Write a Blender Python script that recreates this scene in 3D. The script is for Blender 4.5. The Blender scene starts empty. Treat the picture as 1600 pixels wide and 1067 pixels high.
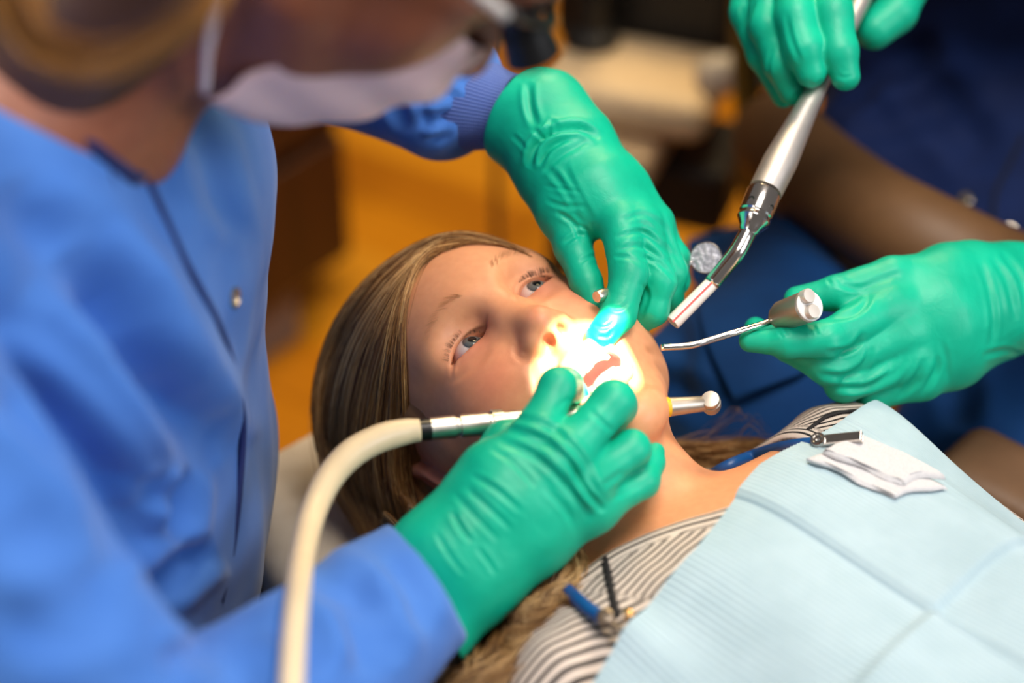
import bpy, math, random
import numpy as np
from mathutils import Matrix, Vector

# ------------------------------------------------------------------ camera, world, light, exposure
SC = bpy.context.scene
COL = SC.collection
PITCH = math.radians(38.0)
FPX = 2667.0                                   # 60 mm on a 36 mm sensor, 1600 px wide
CAM = np.array([0.0, 0.0, 1.5])
RIGHT = np.array([1.0, 0.0, 0.0])
FWD = np.array([0.0, math.cos(PITCH), -math.sin(PITCH)])
UP = np.array([0.0, math.sin(PITCH), math.cos(PITCH)])

def P(px, py, d):
    """world point seen at pixel (px, py) at depth d in front of the lens"""
    return CAM + d * (FWD + (px - 800.0) / FPX * RIGHT - (py - 533.5) / FPX * UP)

def proj(V):
    q = V - CAM
    z = q @ FWD
    return 800 + FPX * (q @ RIGHT) / z, 533.5 - FPX * (q @ UP) / z, z

cam_data = bpy.data.cameras.new('camera')
cam_data.lens = 60.0
cam_data.sensor_width = 36.0
cam_data.clip_start = 0.05
cam_data.clip_end = 30
cam_data.dof.use_dof = True
cam_data.dof.focus_distance = 1.04
cam_data.dof.aperture_fstop = 2.0
cam = bpy.data.objects.new('camera', cam_data)
cam.location = CAM
cam.rotation_euler = (math.pi / 2 - PITCH, 0, 0)
COL.objects.link(cam)
SC.camera = cam

w = bpy.data.worlds.new('world')
w.use_nodes = True
w.node_tree.nodes['Background'].inputs[0].default_value = (0.84, 0.77, 0.72, 1)
w.node_tree.nodes['Background'].inputs[1].default_value = 0.17
SC.world = w

def area(name, loc, target, size, power, color, size_y=None, spread=None):
    l = bpy.data.lights.new(name, 'AREA')
    l.energy = power; l.color = color; l.size = size
    if size_y: l.shape = 'RECTANGLE'; l.size_y = size_y
    if spread: l.spread = spread
    o = bpy.data.objects.new(name, l)
    o.location = loc
    o.rotation_euler = (Vector(target) - Vector(loc)).to_track_quat('-Z', 'Y').to_euler()
    COL.objects.link(o)
    return o

area('ceiling_light', (0.30, 0.62, 2.35), (0.02, 0.72, 0.85), 0.9, 33, (1.0, 0.92, 0.83), 0.6)
area('camera_side_fill', (-1.5, -0.6, 1.9), (0.0, 0.7, 0.85), 0.9, 11, (1.0, 0.90, 0.80), 1.2)  # added warm fill from behind camera left, not a window of the room
area('warm_ceiling_light', (0.40, 2.4, 2.5), (0.25, 1.95, 0.0), 0.7, 44, (1.0, 0.76, 0.42))
area('right_side_fill', (1.6, -0.15, 1.9), (-0.15, 0.76, 0.95), 0.6, 4.2, (0.92, 0.95, 1.0), 0.9, math.radians(70))  # added narrow fill to brighten the gown front, no such source in the room
spot = bpy.data.lights.new('operatory_lamp', 'SPOT')
spot.energy = 560
spot.color = (1.0, 0.85, 0.58)
spot.spot_size = math.radians(3.9)
spot.spot_blend = 0.07
spot.shadow_soft_size = 0.005
so = bpy.data.objects.new('operatory_lamp', spot)
so.location = (0.33, 0.775, 1.72)
so.rotation_euler = (Vector((0.050, 0.797, 0.868)) - so.location).to_track_quat('-Z', 'Y').to_euler()
COL.objects.link(so)

SC.view_settings.view_transform = 'Standard'
SC.view_settings.look = 'None'
SC.view_settings.gamma = 1.0
SC.view_settings.use_curve_mapping = False
SC.view_settings.exposure = -0.12

# ------------------------------------------------------------------ materials
def srgb(r, g, b):
    f = lambda c: (c / 255 / 12.92) if c / 255 <= 0.04045 else ((c / 255 + 0.055) / 1.055) ** 2.4
    return (f(r), f(g), f(b), 1.0)

class NT:
    def __init__(s, name):
        s.m = bpy.data.materials.new(name); s.m.use_nodes = True
        s.t = s.m.node_tree; s.b = s.t.nodes['Principled BSDF']
    def n(s, typ, **kw):
        o = s.t.nodes.new(typ)
        for k, v in kw.items():
            if k.startswith('i_'):
                key = k[2:]
                key = int(key) if key.isdigit() else key.replace('_', ' ')
                o.inputs[key].default_value = v
            else: setattr(o, k, v)
        return o
    def l(s, a, b): s.t.links.new(a, b)
    def set(s, **kw):
        for k, v in kw.items(): s.b.inputs[k.replace('_', ' ')].default_value = v
        return s
    def bump(s, height, strength, dist, normal=None):
        o = s.n('ShaderNodeBump'); o.inputs['Strength'].default_value = strength; o.inputs['Distance'].default_value = dist
        s.l(height, o.inputs['Height'])
        if normal is not None: s.l(normal, o.inputs['Normal'])
        s.l(o.outputs[0], s.b.inputs['Normal'])
        return o.outputs[0]
    def coords(s, kind='Object'):
        return s.n('ShaderNodeTexCoord').outputs[kind]
    def noise(s, vec, scale, detail=3, rough=0.5):
        o = s.n('ShaderNodeTexNoise'); o.inputs['Scale'].default_value = scale
        o.inputs['Detail'].default_value = detail; o.inputs['Roughness'].default_value = rough
        s.l(vec, o.inputs['Vector']); return o
    def ramp(s, fac, stops):
        o = s.n('ShaderNodeValToRGB'); e = o.color_ramp.elements
        while len(e) < len(stops): e.new(0.5)
        for k, (p, c) in enumerate(stops): e[k].position = p; e[k].color = c
        s.l(fac, o.inputs[0]); return o.outputs[0]
    def attr(s, name):
        return s.n('ShaderNodeAttribute', attribute_name=name)
    def math(s, op, a, b=None):
        o = s.n('ShaderNodeMath', operation=op)
        for i, v in enumerate((a, b)):
            if v is None: continue
            if isinstance(v, (int, float)): o.inputs[i].default_value = v
            else: s.l(v, o.inputs[i])
        return o.outputs[0]

MATS = {}
def simple(name, rgb, rough=0.5, metal=0.0, noise_amt=0.06, nscale=60, bump=0.0, bscale=300, **kw):
    """plain material with slight procedural variation"""
    if name in MATS: return MATS[name]
    t = NT(name); c = srgb(*rgb)
    n = t.noise(t.coords(), nscale)
    lo = tuple(max(0, v * (1 - noise_amt)) for v in c[:3]) + (1,)
    hi = tuple(min(1, v * (1 + noise_amt)) for v in c[:3]) + (1,)
    t.l(t.ramp(n.outputs[0], [(0.3, lo), (0.7, hi)]), t.b.inputs['Base Color'])
    t.set(Roughness=rough, Metallic=metal, **kw)
    if bump:
        n2 = t.noise(t.coords(), bscale, 4)
        t.bump(n2.outputs[0], bump, 0.001)
    MATS[name] = t.m
    return t.m

# ------------------------------------------------------------------ object helpers
def tag(o, label=None, cat=None, group=None, kind=None):
    for k, v in (('label', label), ('category', cat), ('group', group), ('kind', kind)):
        if v: o[k] = v
    return o

def empty(name, loc, label, cat, group=None):
    o = bpy.data.objects.new(name, None)
    o.location = Vector(loc); o.empty_display_size = 0.05
    COL.objects.link(o)
    return tag(o, label, cat, group)

def link(name, me, mat, parent=None):
    o = bpy.data.objects.new(name, me)
    if mat is not None and not me.materials: me.materials.append(mat)
    COL.objects.link(o)
    if parent is not None:
        o.parent = parent
        M = Matrix.Translation(parent.location) if parent.type == 'EMPTY' else Matrix()
        o.matrix_parent_inverse = M.inverted()
    return o

def mesh_np(name, V, F, smooth=True):
    """V (n,3), F list of index tuples or int array (m,k)"""
    me = bpy.data.meshes.new(name)
    V = np.asarray(V, np.float32)
    if isinstance(F, np.ndarray):
        k = F.shape[1]; nf = len(F)
        me.vertices.add(len(V)); me.vertices.foreach_set('co', V.ravel())
        me.loops.add(nf * k); me.loops.foreach_set('vertex_index', F.astype(np.int32).ravel())
        me.polygons.add(nf)
        me.polygons.foreach_set('loop_start', np.arange(0, nf * k, k, dtype=np.int32))
        me.polygons.foreach_set('loop_total', np.full(nf, k, np.int32))
        me.update(calc_edges=True)
    else:
        me.from_pydata([tuple(map(float, v)) for v in V], [], F)
    me.validate()
    if smooth: me.polygons.foreach_set('use_smooth', np.ones(len(me.polygons), bool))
    me.update()
    return me

def set_attr(me, name, vals):
    vals = np.asarray(vals, np.float32)
    if vals.ndim == 1:
        a = me.attributes.new(name, 'FLOAT', 'POINT'); a.data.foreach_set('value', vals)
    else:
        if vals.shape[1] == 3: vals = np.concatenate([vals, np.ones((len(vals), 1), np.float32)], 1)
        a = me.attributes.new(name, 'FLOAT_COLOR', 'POINT'); a.data.foreach_set('color', vals.ravel())

def norm(v):
    v = np.asarray(v, float); return v / (np.linalg.norm(v, axis=-1, keepdims=True) + 1e-12)

def catmull(pts, n):
    """smooth resample of a polyline (k, m) to n points"""
    p = np.asarray(pts, float)
    if len(p) == 2: return p[0] + (p[1] - p[0]) * np.linspace(0, 1, n)[:, None]
    q = np.concatenate([2 * p[:1] - p[1:2], p, 2 * p[-1:] - p[-2:-1]])
    t = np.linspace(0, len(p) - 1 - 1e-6, n); i = t.astype(int); f = (t - i)[:, None]
    a, b, c, d = q[i], q[i + 1], q[i + 2], q[i + 3]
    return 0.5 * (2 * b + (c - a) * f + (2 * a - 5 * b + 4 * c - d) * f ** 2 + (3 * b - a - 3 * c + d) * f ** 3)

def frames(C):
    T = norm(np.gradient(C, axis=0))
    ref = np.array([0, 0, 1.0]) if abs(T[0, 2]) < 0.9 else np.array([1.0, 0, 0])
    N = np.zeros_like(C); n = norm(ref - T[0] * (ref @ T[0])); N[0] = n
    for i in range(1, len(C)):
        n = norm(n - T[i] * (n @ T[i])); N[i] = n
    return T, N, np.cross(T, N)

def tube_geo(C, R, seg=16, cap=True):
    C = np.asarray(C, float); R = np.broadcast_to(np.asarray(R, float), (len(C),))
    T, N, B = frames(C)
    a = np.linspace(0, 2 * np.pi, seg, endpoint=False)
    V = (C[:, None] + R[:, None, None] * (np.cos(a)[None, :, None] * N[:, None] + np.sin(a)[None, :, None] * B[:, None])).reshape(-1, 3)
    F = []
    for i in range(len(C) - 1):
        for j in range(seg):
            k = (j + 1) % seg
            F.append((i * seg + j, i * seg + k, (i + 1) * seg + k, (i + 1) * seg + j))
    if cap:
        F.append(tuple(reversed(range(seg)))); F.append(tuple(range((len(C) - 1) * seg, len(C) * seg)))
    return V, F

def merge(geos):
    V, F, o = [], [], 0
    for v, f in geos:
        V.append(np.asarray(v, float)); F += [tuple(i + o for i in q) for q in f]; o += len(v)
    return np.concatenate(V), F

def tube(name, pts, R, mat, parent=None, n=None, seg=16):
    C = catmull(pts, n) if n else np.asarray(pts, float)
    if np.ndim(R) and len(R) != len(C): R = np.interp(np.linspace(0, 1, len(C)), np.linspace(0, 1, len(R)), R)
    V, F = tube_geo(C, R, seg)
    return link(name, mesh_np(name, V, F), mat, parent)

def turned(name, a, b, profile, mat, parent=None, seg=32):
    """a turned solid along a->b; profile [(t in metres from a, radius)]; repeated t gives a sharp step"""
    a = np.asarray(a, float); d = norm(np.asarray(b, float) - a)
    C = np.array([a + d * t for t, r in profile])
    T = d; ref = np.array([0, 0, 1.0]) if abs(T[2]) < 0.9 else np.array([1.0, 0, 0])
    N = norm(ref - T * (ref @ T)); B = np.cross(T, N)
    an = np.linspace(0, 2 * np.pi, seg, endpoint=False)
    ring = np.cos(an)[:, None] * N + np.sin(an)[:, None] * B
    V = np.concatenate([c + ring * r for c, (t, r) in zip(C, profile)])
    F = []
    m = len(profile)
    for i in range(m - 1):
        for j in range(seg):
            k = (j + 1) % seg
            F.append((i * seg + j, i * seg + k, (i + 1) * seg + k, (i + 1) * seg + j))
    F.append(tuple(reversed(range(seg)))); F.append(tuple(range((m - 1) * seg, m * seg)))
    me = mesh_np(name, V, F)
    me.set_sharp_from_angle(angle=math.radians(32))
    return link(name, me, mat, parent)

def box_geo(c, half, R=None):
    s = np.array([[x, y, z] for x in (-1, 1) for y in (-1, 1) for z in (-1, 1)], float) * np.asarray(half)
    if R is not None: s = s @ np.asarray(R).T
    return s + np.asarray(c), [(0, 1, 3, 2), (4, 6, 7, 5), (0, 4, 5, 1), (2, 3, 7, 6), (0, 2, 6, 4), (1, 5, 7, 3)]

def box(name, c, half, mat, parent=None, R=None, bevel=0.004, seg=2):
    V, F = box_geo((0, 0, 0), half, R)
    me = mesh_np(name, V + np.asarray(c), F, False)
    o = link(name, me, mat, parent)
    if bevel:
        m = o.modifiers.new('bevel', 'BEVEL'); m.width = bevel; m.segments = seg; m.limit_method = 'ANGLE'
    return o

# ------------------------------------------------------------------ distance fields and their mesher
BIG = 1.0
def smin(a, b, k):
    if k <= 0: return np.minimum(a, b)
    h = np.clip(0.5 + 0.5 * (b - a) / k, 0, 1)
    return b + (a - b) * h - k * h * (1 - h)
def smax(a, b, k): return -smin(-a, -b, k)

class Cap:                                     # tapered capsule
    def __init__(s, a, b, ra, rb=None):
        s.a = np.asarray(a, np.float32); s.b = np.asarray(b, np.float32); s.ra = ra; s.rb = ra if rb is None else rb
        s.c = (s.a + s.b) / 2; s.r = np.linalg.norm(s.b - s.a) / 2 + max(s.ra, s.rb)
    def __call__(s, p):
        ba = s.b - s.a; q = p - s.a
        t = np.clip((q @ ba) / max(float(ba @ ba), 1e-9), 0, 1)
        return np.linalg.norm(q - t[:, None] * ba, axis=1) - (s.ra + (s.rb - s.ra) * t)

class Ell:                                     # ellipsoid, R columns are its axes
    def __init__(s, c, rad, R=None):
        s.c = np.asarray(c, np.float32); s.rad = np.asarray(rad, np.float32); s.R = None if R is None else np.asarray(R, np.float32)
        s.r = float(max(rad))
    def __call__(s, p):
        q = p - s.c
        if s.R is not None: q = q @ s.R
        k0 = np.linalg.norm(q / s.rad, axis=1); k1 = np.linalg.norm(q / s.rad ** 2, axis=1)
        return k0 * (k0 - 1) / (k1 + 1e-6)

class Box:
    def __init__(s, c, half, rnd=0.0, R=None):
        s.c = np.asarray(c, np.float32); s.h = np.asarray(half, np.float32) - rnd; s.rnd = rnd
        s.R = None if R is None else np.asarray(R, np.float32); s.r = float(np.linalg.norm(half))
    def __call__(s, p):
        q = p - s.c
        if s.R is not None: q = q @ s.R
        q = np.abs(q) - s.h
        return np.linalg.norm(np.maximum(q, 0), axis=1) + np.minimum(q.max(1), 0) - s.rnd

class Fn:
    def __init__(s, f, c=(0, 0, 0), r=1e3): s.f = f; s.c = np.asarray(c, np.float32); s.r = r
    def __call__(s, p): return s.f(p)

class Grp:
    """children [(op, node, k)], op '+', '-' or '&'"""
    def __init__(s, items):
        s.items = items
        adds = [n for op, n, k in items if op == '+']
        s.c = np.mean([n.c for n in adds], axis=0); s.r = max(np.linalg.norm(n.c - s.c) + n.r for n in adds)
    def ev(s, p, cc=None, cr=0.0):
        d = np.full(len(p), BIG, np.float32)
        for op, n, k in s.items:
            if cc is not None and np.linalg.norm(n.c - cc) > n.r + cr + k + 0.012 and op != '&': continue
            v = n.ev(p, cc, cr) if isinstance(n, Grp) else n(p)
            if op == '+': d = smin(d, v, k)
            elif op == '-': d = smax(d, -v, k)
            else: d = smax(d, v, k)
        return d
    def __call__(s, p): return s.ev(p)

def chain(pts, rads, k=0.004):
    return Grp([('+', Cap(pts[i], pts[i + 1], rads[i], rads[i + 1]), k if i else 0) for i in range(len(pts) - 1)])

def surface_nets(D, org, h):
    s = D < 0
    nx, ny, nz = D.shape
    cnt = np.zeros((nx - 1, ny - 1, nz - 1), np.uint8)
    for i in (0, 1):
        for j in (0, 1):
            for k in (0, 1): cnt += s[i:nx - 1 + i, j:ny - 1 + j, k:nz - 1 + k]
    act = (cnt > 0) & (cnt < 8)
    cells = np.argwhere(act)
    idx = np.full(act.shape, -1, np.int32); idx[act] = np.arange(len(cells))
    acc = np.zeros((len(cells), 3), np.float32); num = np.zeros(len(cells), np.float32)
    cor = [(i, j, k) for i in (0, 1) for j in (0, 1) for k in (0, 1)]
    val = {c: D[cells[:, 0] + c[0], cells[:, 1] + c[1], cells[:, 2] + c[2]] for c in cor}
    for c0 in cor:
        for ax in range(3):
            if c0[ax]: continue
            c1 = tuple(1 if i == ax else c0[i] for i in range(3))
            a, b = val[c0], val[c1]
            x = (a < 0) != (b < 0)
            t = np.where(x, a / np.where(x, a - b, 1), 0)
            q = np.tile(np.array(c0, np.float32), (len(cells), 1)); q[:, ax] += t
            acc += q * x[:, None]; num += x
    V = org + h * (cells + acc / num[:, None])
    F = []
    for ax in range(3):
        u, v = (ax + 1) % 3, (ax + 2) % 3
        lo = [slice(None)] * 3; hi = [slice(None)] * 3
        lo[ax] = slice(0, -1); hi[ax] = slice(1, None)
        x = s[tuple(lo)] != s[tuple(hi)]
        e = np.argwhere(x)
        e = e[(e[:, u] > 0) & (e[:, v] > 0) & (e[:, u] < D.shape[u] - 1) & (e[:, v] < D.shape[v] - 1)]
        def g(du, dv):
            q = e.copy(); q[:, u] -= du; q[:, v] -= dv; return idx[q[:, 0], q[:, 1], q[:, 2]]
        quad = np.stack([g(1, 1), g(0, 1), g(0, 0), g(1, 0)], 1)
        fl = ~s[e[:, 0], e[:, 1], e[:, 2]]
        quad[fl] = quad[fl][:, ::-1]
        F.append(quad)
    return V, np.concatenate(F)

def sdf_mesh(field, h, lo=None, hi=None, project=1):
    """mesh the zero level of a field at voxel h, evaluating only near the surface"""
    pad = 0.012
    lo = field.c - field.r - pad if lo is None else np.asarray(lo, float)
    hi = field.c + field.r + pad if hi is None else np.asarray(hi, float)
    m = 8; H = h * m
    n = np.ceil((hi - lo) / H).astype(int)
    g = [np.arange(k) * H + H / 2 + l for k, l in zip(n, lo)]
    ctr = np.stack(np.meshgrid(*g, indexing='ij'), -1).reshape(-1, 3).astype(np.float32)
    dc = np.concatenate([field(ctr[i:i + 200000]) for i in range(0, len(ctr), 200000)])
    near = np.abs(dc) < H * 0.87 * 1.35 + 0.002
    D = np.repeat(np.repeat(np.repeat(dc.reshape(n), m, 0), m, 1), m, 2).astype(np.float32)
    D[np.abs(D) < 1e-9] = 1e-6
    off = (np.stack(np.meshgrid(*[np.arange(m)] * 3, indexing='ij'), -1).reshape(-1, 3) * h + h / 2 - H / 2).astype(np.float32)
    ids = np.argwhere(near.reshape(n))
    for a, b, c in ids:
        cc = np.array([g[0][a], g[1][b], g[2][c]], np.float32)
        v = field.ev(cc + off, cc, H * 0.87)
        D[a * m:a * m + m, b * m:b * m + m, c * m:c * m + m] = v.reshape(m, m, m)
    V, F = surface_nets(D, lo + h / 2, h)
    V = V.astype(np.float32)
    for _ in range(project):
        e = 0.3 * h
        d0 = field(V)
        G = np.stack([field(V + np.eye(3, dtype=np.float32)[i] * e) - d0 for i in range(3)], 1) / e
        g2 = (G * G).sum(1)
        st = np.clip(d0 / np.maximum(g2, 0.2), -h * 0.6, h * 0.6)
        V = V - (st[:, None] * G).astype(np.float32)
    return V, F

def vnormals(V, F):
    a = V[F[:, 1]] - V[F[:, 0]]; b = V[F[:, 2]] - V[F[:, 0]]
    fn = np.cross(a, b); fn2 = np.cross(V[F[:, 2]] - V[F[:, 0]], V[F[:, 3]] - V[F[:, 0]]) if F.shape[1] == 4 else 0
    fn = fn + fn2
    N = np.zeros_like(V)
    for k in range(F.shape[1]):
        for ax in range(3): N[:, ax] += np.bincount(F[:, k], fn[:, ax], len(V))
    return norm(N)

def seg_dist(x, y, L):
    """distance of points to a 2D polyline and position along it 0..1"""
    L = np.asarray(L, float)
    best = np.full(len(x), 1e9); tt = np.zeros(len(x)); side = np.zeros(len(x))
    ln = np.r_[0, np.cumsum(np.linalg.norm(np.diff(L, axis=0), axis=1))]
    for i in range(len(L) - 1):
        d = L[i + 1] - L[i]; q = np.stack([x - L[i, 0], y - L[i, 1]], 1)
        t = np.clip(q @ d / (d @ d), 0, 1)
        r = q - t[:, None] * d; dist = np.hypot(r[:, 0], r[:, 1])
        m = dist < best
        best[m] = dist[m]; tt[m] = (ln[i] + t[m] * (ln[i + 1] - ln[i])) / ln[-1]
        side[m] = np.sign(d[0] * r[m, 1] - d[1] * r[m, 0])
    return best, tt, side

def folds(V, F, lines):
    """press real creases into cloth or rubber along polylines given as seen from the lens: (points, width mm, depth mm)"""
    N = vnormals(V, F)
    px, py, z = proj(V)
    face = ((CAM - V) * N).sum(1) / np.linalg.norm(CAM - V, axis=1)
    wf = np.clip((face + 0.1) / 0.3, 0, 1)
    disp = np.zeros(len(V))
    for pts, wd, dp in lines:
        L = np.asarray(pts, float)
        if len(L) > 2: L = catmull(L, 4 * len(L))
        m0 = L.min(0) - 90; m1 = L.max(0) + 90
        s = np.where((px > m0[0]) & (px < m1[0]) & (py > m0[1]) & (py < m1[1]) & (wf > 0))[0]
        if not len(s): continue
        d, t, side = seg_dist(px[s], py[s], L)
        d = d * z[s] / FPX * 1000
        end = np.clip(np.minimum(t, 1 - t) * 4, 0, 1) ** 0.7
        u = d / wd
        prof = -np.exp(-u * u) + 0.55 * np.exp(-((u - 1.7) / 0.8) ** 2)
        disp[s] += dp * 0.001 * prof * end * wf[s]
    return V + (N * disp[:, None]).astype(V.dtype)

def vnoise(p, scale, seed=0):
    """cheap smooth noise from summed sines"""
    r = np.random.RandomState(seed); out = np.zeros(len(p))
    for o in range(5):
        k = r.normal(size=3); k = k / np.linalg.norm(k) * scale * (1 + 0.5 * o)
        out += np.sin(p @ k + r.rand() * 6.28) / (1 + 0.4 * o)
    return out / 2.6
# ------------------------------------------------------------------ gloved hands
def glove_mat():
    t = NT('green_nitrile')
    c = t.coords()
    n = t.noise(c, 35, 4)
    t.l(t.ramp(n.outputs[0], [(0.3, srgb(0, 163, 130)), (0.7, srgb(2, 179, 143))]), t.b.inputs['Base Color'])
    t.set(Roughness=0.46, Specular_IOR_Level=0.35)
    t.b.inputs['Subsurface Weight'].default_value = 0.12
    t.b.inputs['Subsurface Radius'].default_value = (0.002, 0.006, 0.005)
    w = t.n('ShaderNodeTexNoise'); w.inputs['Scale'].default_value = 420; w.inputs['Detail'].default_value = 3
    t.l(c, w.inputs['Vector'])
    b1 = t.n('ShaderNodeBump'); b1.inputs['Strength'].default_value = 0.06; b1.inputs['Distance'].default_value = 0.0006
    t.l(w.outputs[0], b1.inputs['Height'])
    w2 = t.noise(c, 70, 5, 0.6); w2.inputs['Distortion'].default_value = 1.2
    t.bump(w2.outputs[0], 0.12, 0.004, b1.outputs[0])
    return t.m
GLOVE = glove_mat()

def mm(*r): return [x * 0.001 for x in r]
def pts(L): return [P(*q) for q in L]

def glove(parent, palm, fingers, thumb, lines, wrist, h=0.0013, kf=0.0028, wr=0.0008, extra=None, cuff_cut=None, web=0.008, nscale=140):
    """palm/wrist/extra: [(chain points px, radii mm)]; fingers: chains from knuckle to tip"""
    fg = Grp([('+', chain(pts(p), mm(*r)), kf) for p, r in fingers])
    th = chain(pts(thumb[0]), mm(*thumb[1]))
    items = [('+', chain(pts(p), mm(*r), 0.01), 0.013) for p, r in palm + wrist]
    items.append(('+', fg, web)); items.append(('+', th, 0.006))
    for p, r in (extra or []): items.append(('+', chain(pts(p), mm(*r)), 0.004))
    if cuff_cut is not None:                 # (point, outward direction): the glove ends here
        c, n = cuff_cut
        items.append(('-', Fn(lambda p, c=c, n=n: -((p - c.astype(np.float32)) @ n.astype(np.float32)), c, 0.2), 0.002))
    V, F = sdf_mesh(Grp(items), h)
    V = V + vnormals(V, F) * (vnoise(V, nscale, 3) * wr * 0.5)[:, None]
    V = folds(V, F, lines)
    return link('glove', mesh_np('glove', V, F), GLOVE, parent)

def hand_dentist_right(par):
    W = (712, 878, .950)
    fingers = [
        ([(838, 682, .955), (872, 604, .968), (884, 600, .992), (898, 616, 1.022)], (12.5, 10.6, 9.6, 8.6)),      # index
        ([(880, 716, .948), (958, 628, .962), (966, 634, .985), (950, 664, 1.010)], (12.8, 12.2, 10.6, 9.5)),     # middle
        ([(912, 756, .952), (986, 702, .965), (990, 716, .985), (960, 730, 1.000)], (12.5, 10.6, 9.8, 9)),        # ring
        ([(926, 796, .960), (1004, 752, .975), (1018, 722, .985), (1025, 706, .990)], (11.5, 9.2, 7.6, 5.6)),     # little
    ]
    palm = [([W, (772, 745, .955), (838, 686, .957)], (24, 19, 13.5)),
            ([W, (800, 780, .950), (880, 720, .950)], (26, 20, 14)),
            ([W, (830, 800, .954), (912, 760, .955)], (25, 19, 13.5)),
            ([(742, 890, .955), (840, 838, .960), (924, 798, .963)], (23, 19, 12.5)),
            ([(735, 850, .97), (830, 760, .975), (900, 740, .975)], (22, 18, 12))]
    wrist = [([(600, 925, .948), (690, 858, .950), (740, 800, .955)], (25, 24, 22)),
             ([(650, 994, .948), (742, 904, .955), (800, 850, .958)], (29, 24, 22))]
    thumb = ([(738, 765, .968), (790, 690, .985), (835, 668, 1.005), (872, 662, 1.010)], (15, 12, 10.5, 9))
    lines = [
        ([(786, 668), (850, 690), (905, 740), (945, 800)], 2.6, 1.5),
        ([(800, 652), (858, 668), (905, 712), (930, 760), (948, 790)], 2.2, 1.3),
        ([(775, 688), (830, 710), (880, 755), (925, 815)], 2.0, 1.0),
        ([(888, 720), (912, 762), (944, 800)], 1.8, 1.8),
        ([(765, 700), (800, 722), (838, 762)], 1.6, 0.7),
        ([(735, 742), (775, 765), (815, 800)], 1.8, 0.9), ([(728, 762), (760, 790), (800, 828)], 1.7, 0.8),
        ([(708, 770), (745, 810), (780, 845)], 1.7, 0.7), ([(705, 800), (722, 828), (736, 848)], 1.6, 1.2),
        ([(850, 760), (885, 800), (898, 830)], 1.8, 0.6), ([(680, 830), (704, 870), (728, 900)], 1.6, 0.6),
        ([(745, 855), (764, 880), (774, 898)], 1.5, 0.6),
        ([(868, 640), (882, 626), (897, 626)], 1.5, 0.5), ([(920, 640), (950, 668), (962, 672)], 1.6, 0.7),
        ([(940, 760), (966, 742), (975, 735)], 1.8, 0.8), ([(955, 782), (1000, 756)], 1.5, 0.5)]
    d = norm(P(620, 925, .945) - P(760, 830, .955))
    return glove(par, palm, fingers, thumb, lines, wrist, cuff_cut=(P(655, 932, .946), d), web=0.011)

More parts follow.
